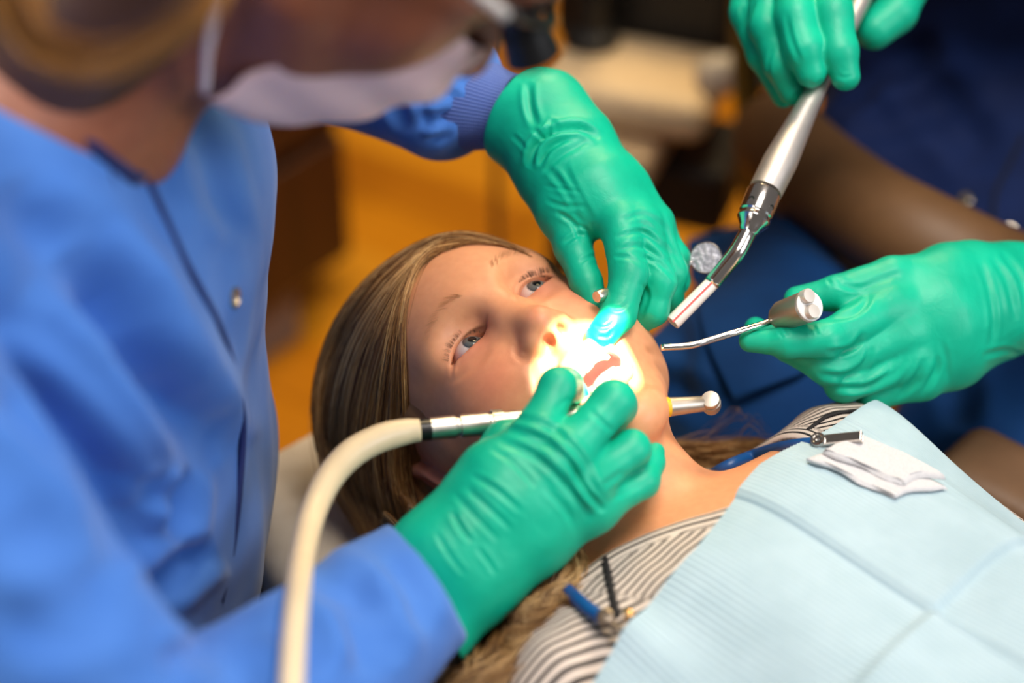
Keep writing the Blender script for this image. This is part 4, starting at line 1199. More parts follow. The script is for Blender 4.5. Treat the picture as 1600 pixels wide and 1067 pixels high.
    for k_, dx in ((kr, -.02), (kl, .04)):
        V, F = sdf_mesh(Grp([('+', Cap((k_[0] + dx, k_[1] + .07, .05), (k_[0] + dx - .03, k_[1] - .10, .038), .042, .036), 0)]), .006)
        link('shoe', mesh_np('shoe', V, F), sh, root)
    hand_assistant_left(root); hand_assistant_right(root)
    tan = simple('tan_vinyl', (106, 74, 44), .55, bump=.2, bscale=600)
    def support(r):
        C_ = [P(1215, 215, 1.50), P(1262, 262, 1.425), P(1350, 330, 1.345), P(1450, 385, 1.30), P(1570, 440, 1.30), P(1700, 470, 1.36)]
        c = catmull(C_, 40)
        f = Grp([('+', Cap(c[i], c[i + 1], .040), .002) for i in range(39)])
        V, F = sdf_mesh(f, .004)
        arm = link('armrest', mesh_np('armrest', V, F), tan, r)
        pip = trace(f, [(1206, 318), (1240, 352), (1290, 390), (1345, 424), (1400, 450)], 24, 1.0, .002)
        tube('piping', pip, .0028, simple('piping_tan', (150, 112, 92), .5), arm, seg=8)
        tube('armrest_bracket', [c[-1], c[-1] + [.02, .12, -.06], np.array([.60, 1.62, .54]), np.array([.54, 1.58, .46])], .014, simple('stool_chrome', (190, 190, 194), .2, 1.0), r, 24, 12)
    stool('brown padded stool with a curved armrest beneath the person in navy scrubs', .52, 1.52, .51, .3, tan, support)
    return root
# ------------------------------------------------------------------ instruments
def instruments():
    steel = simple('brushed_steel', (206, 198, 188), .34, 1.0, .08, 200)
    chrome = simple('chrome', (226, 220, 216), .14, 1.0, .03)
    satin = simple('satin_alloy', (178, 168, 156), .42, .9, .06, 150)
    black = simple('ring_black', (16, 15, 15), .35)
    # handpiece
    a, b = P(655, 672, .980), P(1118, 629, 1.030)
    root = empty('dental_handpiece', a, 'steel dental handpiece with yellow band and cream hose in the front gloved hand', 'dental drill')
    Lh = np.linalg.norm(b - a)
    u = lambda px: (px - 655) / (1118 - 655) * Lh
    turned('coupling_ring', a, b, [(0, .0050), (0, .0064), (u(671), .0066), (u(671), .005)], black, root)
    turned('motor_sleeve', a, b, [(u(671), .005), (u(671), .0066), (u(708), .0067), (u(710), .0058), (u(714), .0058), (u(716), .0068), (u(758), .0069), (u(760), .0062), (u(764), .0062), (u(764), .0074), (u(780), .0074), (u(780), .0066), (u(810), .0066), (u(840), .0060), (u(960), .0060), (u(1010), .0058), (u(1010), .004)], steel, root, 40)
    g = []
    d = norm(b - a); N = norm(np.cross(d, [0, 0, 1])); B = np.cross(d, N)
    for k in range(18):
        an = k / 18 * 2 * math.pi; rv = math.cos(an) * N + math.sin(an) * B
        g.append(box_geo(a + d * u(772) + rv * .0074, (u(779) - u(772), .0007, .0005), np.stack([d, np.cross(rv, d), rv], 1)))
    V, F = merge(g); link('knurling', mesh_np('knurling', V, F, False), steel, root)
    turned('black_band', a, b, [(u(1010), .004), (u(1010), .0060), (u(1026), .0060), (u(1026), .004)], black, root)
    turned('yellow_band', a, b, [(u(1026), .004), (u(1026), .0061), (u(1042), .0060), (u(1042), .004)], simple('band_yellow', (226, 178, 12), .4, 0, .15, 900, .5, 900), root)
    turned('neck', a, b, [(u(1042), .003), (u(1042), .0058), (u(1070), .0052), (u(1106), .0046), (u(1112), .003)], satin, root)
    hc = P(1111, 631, 1.030); hd = norm(np.array([-.16, -.42, .89]))
    turned('drill_head', hc - hd * .0065, hc + hd, [(0, .0038), (.0012, .0052), (.004, .0060), (.0100, .0060), (.0102, .0056), (.0106, .0056), (.0124, .0058), (.0138, .0052), (.0142, .0020)], satin, root, 36)
    cream = simple('hose_cream', (226, 204, 166), .4, 0, .04)
    hs = [P(*q) for q in [(656, 672, .980), (630, 675, .978), (590, 686, .972), (548, 710, .962), (513, 750, .948), (488, 805, .928), (473, 870, .885), (463, 950, .805), (457, 1040, .765), (455, 1120, .745), (458, 1220, .73)]]
    tube('hose', hs, np.interp(np.linspace(0, 1, 60), [0, .15, .3, .5, .7, 1], [.0066, .0082, .0084, .0074, .0060, .0052]), cream, root, 60, 20)

    # mirror
    c = P(1103, 403, 1.105); s0, s1 = P(932, 464, 1.040), P(1048, 424, 1.086)
    root = empty('dental_mirror', s0, 'round steel dental mirror behind the far gloved fingers', 'dental mirror')
    turned('handle', s0, s1, [(0, .0012), (0, .0034), (.0012, .0040), (.006, .0040), (.008, .0034), (np.linalg.norm(s1 - s0), .0030)], steel, root)
    tube('stem', [s1, P(1066, 416, 1.096), P(1080, 410, 1.104)], .0014, steel, root, 10, 10)
    nd = norm(np.array([-.20, -.72, .66]))
    turned('mirror_rim', c - nd * .003, c + nd, [(0, .004), (.0008, .0094), (.0024, .0104), (.0044, .0104), (.0046, .0100), (.0042, .0096)], simple('rim_steel', (110, 104, 98), .3, 1.0), root, 40)
    mg = NT('mirror_glass'); n = mg.noise(mg.coords(), 330, 3)
    mg.l(mg.ramp(n.outputs[0], [(.35, srgb(168, 170, 186)), (.65, srgb(224, 224, 236))]), mg.b.inputs['Base Color']); mg.set(Metallic=.7, Roughness=.3); mg.bump(n.outputs[0], .3, .002)
    turned('mirror_face', c - nd * .003, c + nd, [(.0036, .0001), (.0036, .0097), (.0044, .0097), (.0045, .0001)], mg.m, root, 40)

    # high-volume suction
    A0, A1 = P(1352, -14, 1.165), P(1196, 299, 1.088)
    root = empty('suction_tube', A1, 'chrome and silver suction handpiece with a white red-striped tip', 'dental suction')
    L = np.linalg.norm(A1 - A0)
    silver = simple('silver_grip', (222, 214, 208), .42, .9, .05, 120)
    turned('grip', A0, A1, [(0, .003), (0, .0068), (L * .30, .0064), (L * .50, .0066), (L * .60, .0076), (L * .74, .0096), (L * .86, .0112), (L * .93, .0110), (L, .0108), (L, .004)], silver, root, 40)
    B0, B1 = P(1194, 301, 1.088), P(1172, 356, 1.078)
    M = np.linalg.norm(B1 - B0)
    turned('valve_collar', B0, B1, [(0, .004), (0, .0106), (M * .06, .0110), (M * .62, .0108), (M * .66, .0100), (M * .70, .0100), (M * .74, .0106), (M * .80, .0106), (M, .0070), (M * 1.1, .0064), (M * 1.2, .004)], chrome, root, 40)
    e = norm(np.cross(norm(B1 - B0), FWD)); e = e if e[0] < 0 else -e
    vc = B0 + (B1 - B0) * .34
    for k, sg in enumerate((1, -1)):
        rv = norm(e * sg * .62 - FWD * .78)
        p = vc + rv * .0100
        turned('vent_hole', p, p + rv, [(0, .0005), (0, .0020), (.0012, .0022), (.0013, .0016), (.0006, .0004)], black, root, 16)
    ct = [P(1171, 358, 1.078), P(1164, 372, 1.076), P(1152, 394, 1.074), P(1136, 414, 1.074), P(1112, 443, 1.074)]
    tube('bent_tube', ct, [.0052, .0056, .0058, .0056, .0053], chrome, root, 30, 24)
    wt = simple('tip_white', (236, 226, 220), .35, 0, .03); rd = simple('stripe_red', (206, 34, 30), .4)
    T0, T1 = P(1113, 442, 1.074), P(1051, 504, 1.068)
    d = norm(T1 - T0); Lt = np.linalg.norm(T1 - T0)
    tip = turned('tip', T0, T1, [(-.006, .0046), (0, .0046), (Lt * .98, .0050), (Lt, .0048), (Lt, .0038), (Lt * .6, .0036)], wt, root, 28)
    sv = norm(np.cross(d, FWD)); sv = sv if sv[0] < 0 else -sv
    rv = norm(sv * .12 - FWD)
    V, F = box_geo((T0 + T1) / 2 + rv * .00485, (Lt * .5, .0006, .0003), np.stack([d, np.cross(rv, d), rv], 1))
    link('red_stripe', mesh_np('red_stripe', V, F, False), rd, tip)
    wh = simple('hose_grey', (200, 196, 190), .45)
    tube('hose', [A0, P(1385, -80, 1.18), P(1440, -220, 1.22), P(1520, -420, 1.36)], .0062, wh, root, 30, 16)

    # air-water syringe
    b0, b1 = P(1212, 497, 1.070), P(1264, 478, 1.040)
    root = empty('air_water_syringe', b0, 'silver two-button air and water syringe held by the right gloved hand', 'dental syringe')
    L = np.linalg.norm(b1 - b0)
    turned('syringe_body', b0, b1, [(0, .0020), (0, .0050), (.003, .0075), (.008, .0094), (L - .001, .0100), (L, .0094), (L, .0)], satin, root, 40)
    ax = norm(b1 - b0)
    turned('face_plate', b1 - ax * .0005, b1 + ax, [(0, .0094), (.0016, .0096), (.0022, .0090), (.0023, .0002)], simple('plate_white', (226, 224, 224), .4), root, 40)
    xr = norm(np.cross(ax, UP)); yr = norm(np.cross(xr, ax)); yr = yr if yr @ UP > 0 else -yr
    for px, py in ((1266, 461), (1272, 486)):
        q = P(px, py, 1.034); q = q - ax * ((q - b1) @ ax)
        turned('button', q, q + ax, [(0, .0030), (0, .0044), (.0050, .0046), (.0058, .0042), (.0060, .0006)], simple('button_alloy', (206, 198, 190), .5, .5), root, 24)
    nz = [P(1214, 497, 1.068), P(1196, 505, 1.064), P(1150, 519, 1.056), P(1108, 532, 1.052), P(1088, 538, 1.050), P(1070, 541, 1.049), P(1033, 543, 1.047)]
    tube('nozzle', nz, [.0024, .0021, .0021, .0021, .0022, .0022, .0020], chrome, root, 40, 16)
    turned('collar', P(1214, 496, 1.069), P(1196, 505, 1.064), [(0, .0036), (.004, .0036), (.0052, .0026)], satin, root, 20)

# ------------------------------------------------------------------ bib, its chain, gauze
_bib = {}
def bib_height():
    """height of the paper over the chest, on a (l, f) grid, by lowering it on to the body"""
    if 'z' in _bib: return _bib
    sh = Grp(torso_items()[2:])
    l = np.linspace(-.20, .20, 61); f = np.linspace(-.02, .42, 61)
    Lg, Fg = np.meshgrid(l, f, indexing='ij')
    q = BO + Lg.ravel()[:, None] * BL + Fg.ravel()[:, None] * BF
    z = np.full(len(q), .90); act = np.ones(len(q), bool)
    for _ in range(40):
        d = sh(np.c_[q, z].astype(np.float32)) - .0115
        z = np.where(act, z - d * .8, z); z = np.maximum(z, .735)
    z = z.reshape(61, 61)
    for _ in range(8):
        zp = np.pad(z, 1, mode='edge'); z = (zp[1:-1, 1:-1] * 4 + zp[:-2, 1:-1] + zp[2:, 1:-1] + zp[1:-1, :-2] + zp[1:-1, 2:]) / 8
    _bib.update(l=l, f=f, z=z); return _bib
def bib_z(L, Fv):
    b = bib_height()
    x = np.clip((L - b['l'][0]) / (b['l'][1] - b['l'][0]), 0, 59.999); y = np.clip((Fv - b['f'][0]) / (b['f'][1] - b['f'][0]), 0, 59.999)
    i = x.astype(int); j = y.astype(int); u = x - i; v = y - j; z = b['z']
    base = z[i, j] * (1 - u) * (1 - v) + z[i + 1, j] * u * (1 - v) + z[i, j + 1] * (1 - u) * v + z[i + 1, j + 1] * u * v
    base = base - .0055 * np.exp(-np.clip(-L, 0, 1) / .018) * (1 / (1 + np.exp(L / .0011)))    # the two pressed folds
    base = base - .0050 * np.exp(-np.clip(Fv - .155, 0, 1) / .03) * (1 / (1 + np.exp(-(Fv - .155) / .0011))) * np.where(L > 0, 1, -.8) + .0012 * np.exp(-np.abs(Fv - .155) / .004)
    near = np.exp(-np.clip(Fv - .03, 0, 1) / .05)
    base = base + near * (.008 * np.exp(-((L + .112) / .012) ** 2) - .0015 * np.exp(-((L + .086) / .010) ** 2) + .004 * np.exp(-((L + .055) / .02) ** 2))
    base = base + .0016 * np.sin(L * 46 + Fv * 30)
    return base

def bib():
    nl, nf = 560, 250
    l = np.linspace(-.165, .152, nl); t = np.linspace(0, 1, nf)
    f0 = np.interp(l, [-.165, -.117, -.079, -.05, -.017, .0, .03, .08, .127, .152], [.048, .040, .036, .036, .029, .024, .018, .018, .021, .020])
    Lg = np.repeat(l[:, None], nf, 1); Fg = f0[:, None] + t[None] * (.40 - f0[:, None])
    z = bib_z(Lg.ravel(), Fg.ravel()).reshape(nl, nf)
    bandL = .152 - Lg
    rib = np.where(bandL > .036, -.0009 * np.abs(np.sin(Lg / .0072 * 2 * np.pi)) ** .7, 0)
    fine = np.where((bandL > .022) & (bandL <= .036), .00018 * np.sin(Lg / .0024 * 2 * np.pi) * np.sin(Fg / .0020 * 2 * np.pi), 0)
    dots = np.where((bandL <= .022) & (bandL > .002), .00045 * np.clip(np.sin(Lg / .0046 * 2 * np.pi) * np.sin(Fg / .0046 * 2 * np.pi + (np.round(Lg / .0046) % 2) * 3.14), 0, 1), 0)
    z = z + rib + fine + dots
    q = BO + Lg.ravel()[:, None] * BL + Fg.ravel()[:, None] * BF
    V = np.c_[q, z.ravel()]
    i, j = np.meshgrid(np.arange(nl - 1), np.arange(nf - 1), indexing='ij')
    a = (i * nf + j).ravel(); F = np.stack([a, a + nf, a + nf + 1, a + 1], 1)
    m = NT('bib_paper'); n = m.noise(m.coords(), 40, 3)
    m.l(m.ramp(n.outputs[0], [(.3, srgb(160, 183, 193)), (.7, srgb(169, 191, 201))]), m.b.inputs['Base Color']); m.set(Roughness=.75, Specular_IOR_Level=.25)
    m.b.inputs['Subsurface Weight'].default_value = .1; m.b.inputs['Subsurface Radius'].default_value = (.002, .003, .004)
    n2 = m.noise(m.coords(), 1300, 2); m.bump(n2.outputs[0], .15, .0004)
    o = link('dental_bib', mesh_np('dental_bib', V, F), m.m)
    tag(o, 'light blue ribbed paper bib with pressed folds on the child\'s chest', 'bib')
    # two pieces of gauze lying on it
    def gauze(name, corners, h, label, seed, lift):
        n = 90
        c = np.asarray(corners, float)
        u = np.linspace(0, 1, n); U_, V_ = np.meshgrid(u, u, indexing='ij'); U_ = U_.ravel(); V_ = V_.ravel()
        rs = np.random.RandomState(seed)
        wob = .0012 * (np.sin(U_ * 9 + seed) + np.sin(V_ * 11 + seed * 2))
        Q = (c[0] * ((1 - U_) * (1 - V_))[:, None] + c[1] * (U_ * (1 - V_))[:, None] + c[2] * (U_ * V_)[:, None] + c[3] * ((1 - U_) * V_)[:, None])
        Lq, Fq = Q[:, 0] + wob * (np.abs(U_ - .5) > .45), Q[:, 1] + wob * (np.abs(V_ - .5) > .45)
        ed = np.minimum(np.minimum(U_, 1 - U_), np.minimum(V_, 1 - V_))
        top = bib_z(Lq, Fq) + lift + h * np.clip(ed / .05, 0, 1) ** .5 + .0003 * np.sin(U_ * 150) + .0006 * np.sin(U_ * 5 + seed) * np.sin(V_ * 6) + .0018 * np.exp(-U_ / .10) * np.exp(-V_ / .3) * (seed == 2) + .0014 * np.exp(-(1 - U_) / .06) * (seed == 1) * np.sin(V_ * 3)
        bot = bib_z(Lq, Fq) + lift
        xy = BO + Lq[:, None] * BL + Fq[:, None] * BF
        V = np.concatenate([np.c_[xy, top], np.c_[xy, bot]])
        i, j = np.meshgrid(np.arange(n - 1), np.arange(n - 1), indexing='ij'); a = (i * n + j).ravel()
        F1 = np.stack([a, a + n, a + n + 1, a + 1], 1); F2 = F1[:, ::-1] + n * n
        e = np.r_[np.arange(n) * n, (n - 1) * n + np.arange(1, n), (np.arange(n - 1) * n + n - 1)[::-1], np.arange(n - 2, 0, -1)]
        e2 = np.roll(e, -1); F3 = np.stack([e, e + n * n, e2 + n * n, e2], 1)
        g = NT('gauze' + str(seed)); g.set(Roughness=.95, Specular_IOR_Level=.1)
        wv = g.noise(g.coords(), 900, 2)
        g.l(g.ramp(wv.outputs[0], [(.3, srgb(190, 189, 192)), (.7, srgb(204, 203, 206))]), g.b.inputs['Base Color'])
        g.b.inputs['Subsurface Weight'].default_value = .2; g.b.inputs['Subsurface Radius'].default_value = (.003, .003, .003)
        g.bump(wv.outputs[0], .4, .0006)
        o = link(name, mesh_np(name, V, np.concatenate([F1, F2, F3])), g.m)
        tag(o, label, 'gauze', 'gauze squares on the bib')
    gauze('gauze_pad', [(.047, .038), (.088, .047), (.099, .104), (.056, .090)], .0022, 'lower white gauze square directly on the blue bib, corner sticking out', 2, .0012)
    gauze('gauze_pad', [(.056, .039), (.098, .042), (.110, .096), (.068, .088)], .0034, 'upper white gauze square with soft folded edges, on top of another', 1, .0042)

    # cord with its two clips
    steel = simple('clip_steel', (200, 192, 186), .18, 1.0)
    root = empty('bib_clip_cord', C(.085, .0, .80), 'blue rubber bib cord with a metal clip at each end', 'cord')
    cb = simple('cord_blue', (10, 74, 140), .4)
    tf = Grp(torso_items()); tr = trace(tf, [(1278, 692), (1230, 698), (1180, 711), (1130, 732)], 0, .8, .0085)
    tr2 = trace(tf, [(872, 905), (897, 932), (922, 953)], 0, .8, .0150); tc = trace(tf, [(946, 968), (985, 1003), (983, 963)], 0, .8, .0180)
    kL = [P(1300, 690, 1.018), P(1278, 692, 1.018)] + list(tr[1:]) + [P(1090, 760, 1.13), P(1040, 800, 1.16), P(960, 860, 1.12), P(880, 880, 1.05)] + list(tr2) + [tc[0]]
    tube('cord', kL, .0040, cb, root, 80, 14)
    dark_steel = simple('clip_steel_darkened', (128, 118, 108), .3, 1.0)  # clip steel again, darkened in colour to hold down the overhead reflection
    def clip(p0, p1, w, nrm, steel=steel):
        p0, p1 = np.asarray(p0), np.asarray(p1); d = norm(p1 - p0); nrm = norm(nrm - d * (nrm @ d)); s = np.cross(d, nrm); L = np.linalg.norm(p1 - p0)
        Rm = np.stack([d, s, nrm], 1)
        cl = box('clip', (p0 + p1) / 2 + nrm * .0026, (L / 2, w, .0005), steel, root, Rm, .0004)
        for sg in (1, -1):
            box('clip_side', (p0 + p1) / 2 + s * w * sg + nrm * .0012, (L / 2, .0004, .0016), steel, cl, Rm, .0003)
        box('clip_jaw', p0 * .25 + p1 * .75 - nrm * .0012, (L / 4, w * .8, .0005), steel, cl, Rm, .0003)
        turned('rivet', p0 - nrm * .002, p0 + nrm, [(0, .0040), (.0060, .0046), (.0066, .0044), (.0068, .0030), (.0060, .0026), (.0060, .0012), (.0066, .0006)], steel, cl, 24)
    clip(P(1281, 691, 1.016), P(1348, 684, 1.004), .0030, np.array([0, -.35, .94]))
    clip(tc[0], tc[0] * .4 + tc[1] * .6, .0022, np.array([.5, -.7, .3]), dark_steel)
    kb = tc[2]
    tube('clip_arm', [tc[0] * .5 + tc[1] * .5, tc[2] * .6 + tc[1] * .4, tc[2]], .0013, dark_steel, root, 8, 8)
    turned('clip_knob', kb + [0, 0, -.006], kb + [0, 0, 1], [(0, .0012), (.004, .0014), (.005, .0030), (.008, .0034), (.0095, .0024), (.010, .0004)], simple('brass_knob', (226, 178, 120), .25, .8), root, 20)
# ------------------------------------------------------------------ room, chair, equipment
def room():
    wood = NT('oak_floor'); at = wood.attr('tone')
    mp = wood.n('ShaderNodeMapping'); mp.inputs['Scale'].default_value = (3, 60, 10); wood.l(wood.coords(), mp.inputs['Vector'])
    n = wood.noise(mp.outputs[0], 1.0, 5)
    oi = wood.n('ShaderNodeObjectInfo')
    wood.l(wood.ramp(wood.math('ADD', wood.math('MULTIPLY', n.outputs[0], .55), wood.math('MULTIPLY', oi.outputs['Random'], .45)), [(.15, srgb(166, 96, 10)), (.5, srgb(212, 136, 18)), (.85, srgb(230, 160, 40))]), wood.b.inputs['Base Color'])
    wood.set(Roughness=.32); wood.bump(n.outputs[0], .1, .002)
    sub = simple('subfloor', (70, 40, 16), .8)
    fl = box('floor', (0, 1.5, -.035), (3.0, 3.0, .02), sub, None, None, 0); tag(fl, kind='structure')
    rs = np.random.RandomState(2)
    ang = math.radians(-33); ca, sa = math.cos(ang), math.sin(ang)
    V, F = box_geo((0, 0, 0), (.60, .0565, .008))
    me = mesh_np('plank', V, F, False); me.materials.append(wood.m)
    k = 0
    for r in range(-12, 26):
        off = rs.uniform(0, 1.2)
        for c in range(-1, 3):
            u = c * 1.204 + off - .8; v = r * .1145 - .2
            x, y = u * ca - v * sa + .1, u * sa + v * ca + 1.7
            if not (-1.6 < x < 2.2 and 1.0 < y < 4.2): continue
            o = bpy.data.objects.new('plank', me); o.location = (x, y, -.0080 + rs.uniform(-.0006, .0006)); o.rotation_euler = (0, 0, ang)
            COL.objects.link(o); o.parent = fl; k += 1
    wall = simple('wall_paint', (150, 104, 66), .8, bump=.1)
    tag(box('wall_back', (0, 4.55, 1.35), (3.0, .05, 1.4), wall, None, None, 0), kind='structure')
    tag(box('wall_left', (-3.05, 1.5, 1.35), (.05, 3.0, 1.4), wall, None, None, 0), kind='structure')

    # rear cabinet
    cw = NT('walnut'); mp = cw.n('ShaderNodeMapping'); mp.inputs['Scale'].default_value = (20, 20, 2); cw.l(cw.coords(), mp.inputs['Vector']); n = cw.noise(mp.outputs[0], 1.5, 5)
    cw.l(cw.ramp(n.outputs[0], [(.3, srgb(54, 24, 10)), (.7, srgb(72, 33, 12))]), cw.b.inputs['Base Color']); cw.set(Roughness=.4)
    cx, cy = -.23, 1.99
    dy = norm(np.array([.0, -1.0, 0])); th = math.radians(38.5)
    ydir = np.array([-math.sin(th), -math.cos(th), 0]); xdir = np.array([-math.cos(th), math.sin(th), 0])
    Rm = np.stack([xdir, ydir, np.array([0, 0, 1.0])], 1)
    root = empty('cabinet', (cx, cy, 0), 'dark walnut cabinet with drawers on a grey plinth, behind the gown', 'cabinet')
    o0 = np.array([cx, cy, 0.0])
    at = lambda a, b, z: o0 + xdir * a + ydir * b + np.array([0, 0, z])
    box('carcass', at(.235, .50, .49), (.225, .50, .38), cw.m, root, Rm, .003)
    box('plinth', at(.235, .55, .0525), (.215, .46, .0525), simple('plinth_grey', (128, 112, 106), .6), root, Rm, .002)
    pull = simple('pull_beige', (190, 172, 140), .4)
    for c in range(2):
        for zc, hh in ((.2115, .0965), (.50, .168), (.780, .088)):
            dr = box('drawer', at(.0, .252 + .497 * c, zc), (.011, .244, hh), cw.m, root, Rm, .004)
    box('worktop', at(.235, .50, .885), (.245, .52, .016), simple('worktop_dark', (60, 36, 24), .35), root, Rm, .004)
    box('end_shelf', at(.05, -.075, .345), (.06, .072, .012), pull, root, Rm, .004)

    # delivery unit: pale housing on a black pedestal, black post, white arm
    cream = simple('unit_cream', (226, 198, 160), .45); blk = simple('unit_black', (20, 17, 16), .5)
    c = P(1008, 136, 1.93)
    root = empty('delivery_unit', (c[0], c[1], 0), 'cream instrument delivery unit with a black post, behind the raised glove', 'dental unit')
    a = math.radians(-20); Ru = np.array([[math.cos(a), -math.sin(a), 0], [math.sin(a), math.cos(a), 0], [0, 0, 1.0]])
    q = lambda x, y, z: c + Ru @ np.array([x, y, z])
    def rounded(name, ctr, half, rnd, mat, par):
        V, F = sdf_mesh(Grp([('+', Box(ctr, half, rnd, Ru), 0)]), .005, ctr - np.linalg.norm(half) - .01, ctr + np.linalg.norm(half) + .01)
        return link(name, mesh_np(name, V, F), mat, par)
    hs = rounded('housing', q(-.012, .0, .002), (.100, .075, .026), .022, cream, root)
    rounded('lower_tray', q(-.040, -.02, -.050), (.078, .085, .022), .012, simple('unit_cream_dark', (206, 176, 140), .5), root)
    box('latch', q(-.012, -.088, -.052), (.012, .010, .010), blk, hs, Ru, .002)
    box('underbox', q(.012, .03, -.118), (.098, .065, .044), blk, root, Ru, .012)
    k_ = np.array([.66, 2.2, .60])
    turned('column', (k_[0], k_[1], .02), (k_[0], k_[1], 1), [(0, .03), (k_[2] + .10, .03), (k_[2] + .105, .0)], simple('stool_chrome', (190, 190, 194), .2, 1.0), root, 24)
    turned('foot', (k_[0], k_[1], 0), (k_[0], k_[1], 1), [(0, .17), (.02, .17), (.03, .12), (.034, .03)], blk, root, 32)
    turned('post', q(-.075, .03, .03), q(-.075, .03, 1), [(0, .034), (.012, .034), (.02, .022), (.20, .021), (.20, .0)], blk, root, 28)
    tube('arm', [q(.070, -.01, .030), q(.12, -.01, .050), q(.20, .02, .06), np.array([.42, 2.0, .63]), np.array([.66, 2.2, .63])], .022, simple('arm_white', (216, 206, 196), .4), root, 16, 20)
    box('monitor_back', q(-.03, .10, .095), (.11, .025, .105), blk, root, Ru, .02)
    tube('cable', [q(-.075, .03, .21), q(-.05, -.01, .20), q(.0, -.03, .22), q(.08, .0, .34), q(.15, .1, .55)], .006, blk, root, 30, 10)
    # hanging hoses and posts behind
    ol = simple('hose_olive', (126, 100, 36), .5)
    t_ = empty('vacuum_hose', P(1163, 60, 1.75), 'olive hanging vacuum hose left of the dark scrubs', 'hose')
    tube('hose', [P(1158, -140, 1.72), P(1158, 0, 1.75), P(1160, 110, 1.80), P(1168, 220, 1.86), P(1176, 300, 1.93), P(1182, 360, 2.02)], .0115, ol, t_, 40, 16)
    tube('sleeve', [P(1172, -140, 1.735), P(1172, 0, 1.765), P(1174, 110, 1.815), P(1181, 220, 1.875), P(1188, 300, 1.945)], .010, simple('hose_dark', (52, 44, 30), .5), t_, 40, 16)
    fz = lambda p: np.array([p[0], p[1], 0.0])
    e = P(776, 300, 2.25)
    t_ = empty('power_cable', fz(e), 'thin brown cable hanging in front of the wooden floor', 'cable')
    tube('cord', [np.array([e[0], e[1], .004]), np.array([e[0], e[1], .3]), np.array([e[0] - .004, e[1] + .003, .75]), np.array([e[0] + .003, e[1], 1.3])], .006, simple('cable_brown', (92, 62, 34), .5), t_, 30, 10)
    e = P(872, 420, 1.95)
    t_ = empty('stand_pole', fz(e), 'dark slim pole standing on the wood floor behind the child', 'pole')
    turned('pole', (e[0], e[1], .02), (e[0], e[1], 1), [(0, .013), (.50, .013), (.50, .0)], simple('pole_dark', (76, 52, 26), .4), t_, 20)
    turned('base', (e[0], e[1], 0), (e[0], e[1], 1), [(0, .10), (.012, .10), (.022, .07), (.026, .02)], blk, t_, 32)

    # dental chair
    br = simple('chair_brown', (112, 82, 58), .5, bump=.15, bscale=500)
    root = empty('dental_chair', C(0, .4, 0), 'brown upholstered dental chair with a paper covered headrest under the child', 'dental chair')
    Rb = np.stack([np.r_[BL, 0], np.r_[BF, 0], [0, 0, 1.0]], 1)
    def pad(name, l, f, z, half, rnd, mat, k=.010):
        ctr = C(l, f, z)
        V, F = sdf_mesh(Grp([('+', Box(ctr, half, rnd, Rb), 0)]), k, ctr - np.linalg.norm(half[:2]) - .03, ctr + np.linalg.norm(half[:2]) + .03) if False else sdf_mesh(Grp([('+', Box(ctr, half, rnd, Rb), 0)]), k, ctr - np.r_[np.full(2, np.linalg.norm(half[:2]) + .02), half[2] + .02], ctr + np.r_[np.full(2, np.linalg.norm(half[:2]) + .02), half[2] + .02])
        return link(name, mesh_np(name, V, F), mat, root)
    pad('backrest', 0.0, .27, .632, (.235, .34, .045), .04, br)
    for s in (1, -1):
        pad('armrest', .268 * s, .28, .686, (.036, .26, .020), .016, br, .006)
        box('armrest_post', C(.255 * s, .34, .612), (.012, .03, .055), simple('chair_frame', (200, 196, 188), .4), root, Rb, .004)
        box('armrest_bracket', C(.17 * s, .34, .565), (.10, .03, .012), simple('chair_frame', (200, 196, 188), .4), root, Rb, .004)
    pad('seat', 0.0, .86, .615, (.30, .26, .055), .045, br)
    pad('leg_rest', 0.0, 1.32, .60, (.24, .22, .045), .04, br)
    box('frame', C(0, .45, .555), (.16, .50, .02), simple('chair_frame', (200, 196, 188), .4), root, Rb, .006)
    turned('column', C(0, .62, .04), C(0, .62, 1), [(0, .13), (.10, .11), (.50, .10)], simple('chair_frame', (200, 196, 188), .4), root, 36)
    turned('base', C(0, .62, 0), C(0, .62, 1), [(0, .30), (.03, .30), (.05, .26), (.052, .05)], blk, root, 48)
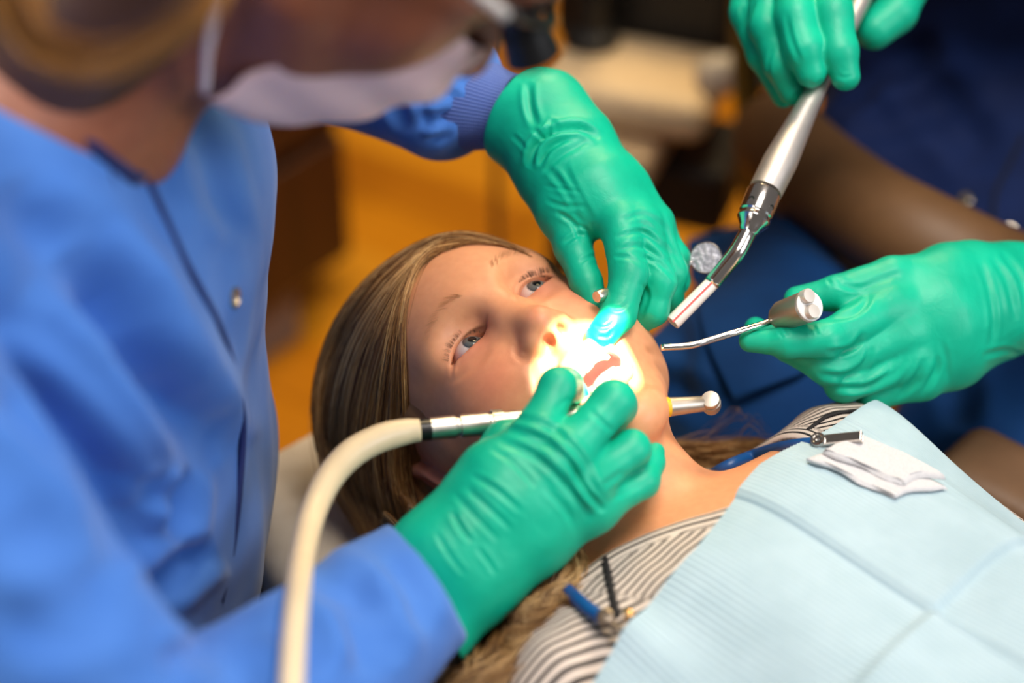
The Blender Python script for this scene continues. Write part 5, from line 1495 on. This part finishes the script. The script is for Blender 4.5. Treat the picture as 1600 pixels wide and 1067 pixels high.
    # headrest
    hu = np.r_[norm(HR[:2, 2]), 0]; hs_ = np.r_[-hu[1], hu[0], 0]                # towards the crown; sideways
    hs_ = np.array([hu[1], -hu[0], 0])
    ctr = np.array([-.036, .888, .640])
    def hr_f(p):
        q = (p - ctr.astype(np.float32)); u = q @ hu.astype(np.float32); s = q @ hs_.astype(np.float32); z = q[:, 2]
        w = .150 - .055 * np.clip((u + .02) / .17, 0, 1) ** 2
        dx = np.abs(s) - (w - .03); dy = np.abs(u + .03) - (.165 - .03); dz = np.abs(z) - (.042 - .03)
        m = np.stack([dx, dy, dz], 1)
        return (np.linalg.norm(np.maximum(m, 0), axis=1) + np.minimum(m.max(1), 0) - .03 + .010 * np.clip(1 - (s / .10) ** 2, 0, 1) * (z > 0) * np.clip(1 - (u / .16) ** 2, 0, 1)).astype(np.float32)
    V, F = sdf_mesh(Grp([('+', Fn(hr_f, ctr, .26), 0)]), .004)
    pp = NT('cover_paper'); co = pp.coords()
    n = pp.noise(co, 60, 3); pp.l(pp.ramp(n.outputs[0], [(.3, srgb(222, 204, 180)), (.7, srgb(230, 214, 192))]), pp.b.inputs['Base Color']); pp.set(Roughness=.85)
    w = pp.n('ShaderNodeTexWave'); w.inputs['Scale'].default_value = 90; w.inputs['Distortion'].default_value = 1.5; pp.l(co, w.inputs['Vector'])
    n2 = pp.noise(co, 900, 2); mxx = pp.math('ADD', w.outputs['Fac'], n2.outputs[0]); pp.bump(mxx, .2, .0008)
    hp = link('headrest', mesh_np('headrest', V, F), pp.m, root)
    for s in (-.035, .035):
        tube('headrest_bar', [ctr + hs_ * s + np.array([0, 0, -.035]), ctr + hs_ * s - hu * .12 + np.array([0, 0, -.06]), ctr + hs_ * s - hu * .26 + np.array([0, 0, -.05])], .008, simple('chair_frame', (200, 196, 188), .4), hp, 12, 10)

# ------------------------------------------------------------------ put it together
room()
_root, _head = patient()
patient_hair(_root, _head)
bib()
dentist()
assistant()
stool('round brown stool below the person in the light blue gown', -.40, .75, .44, .7, simple('tan_vinyl', (118, 84, 52), .45, bump=.2, bscale=600))
instruments()
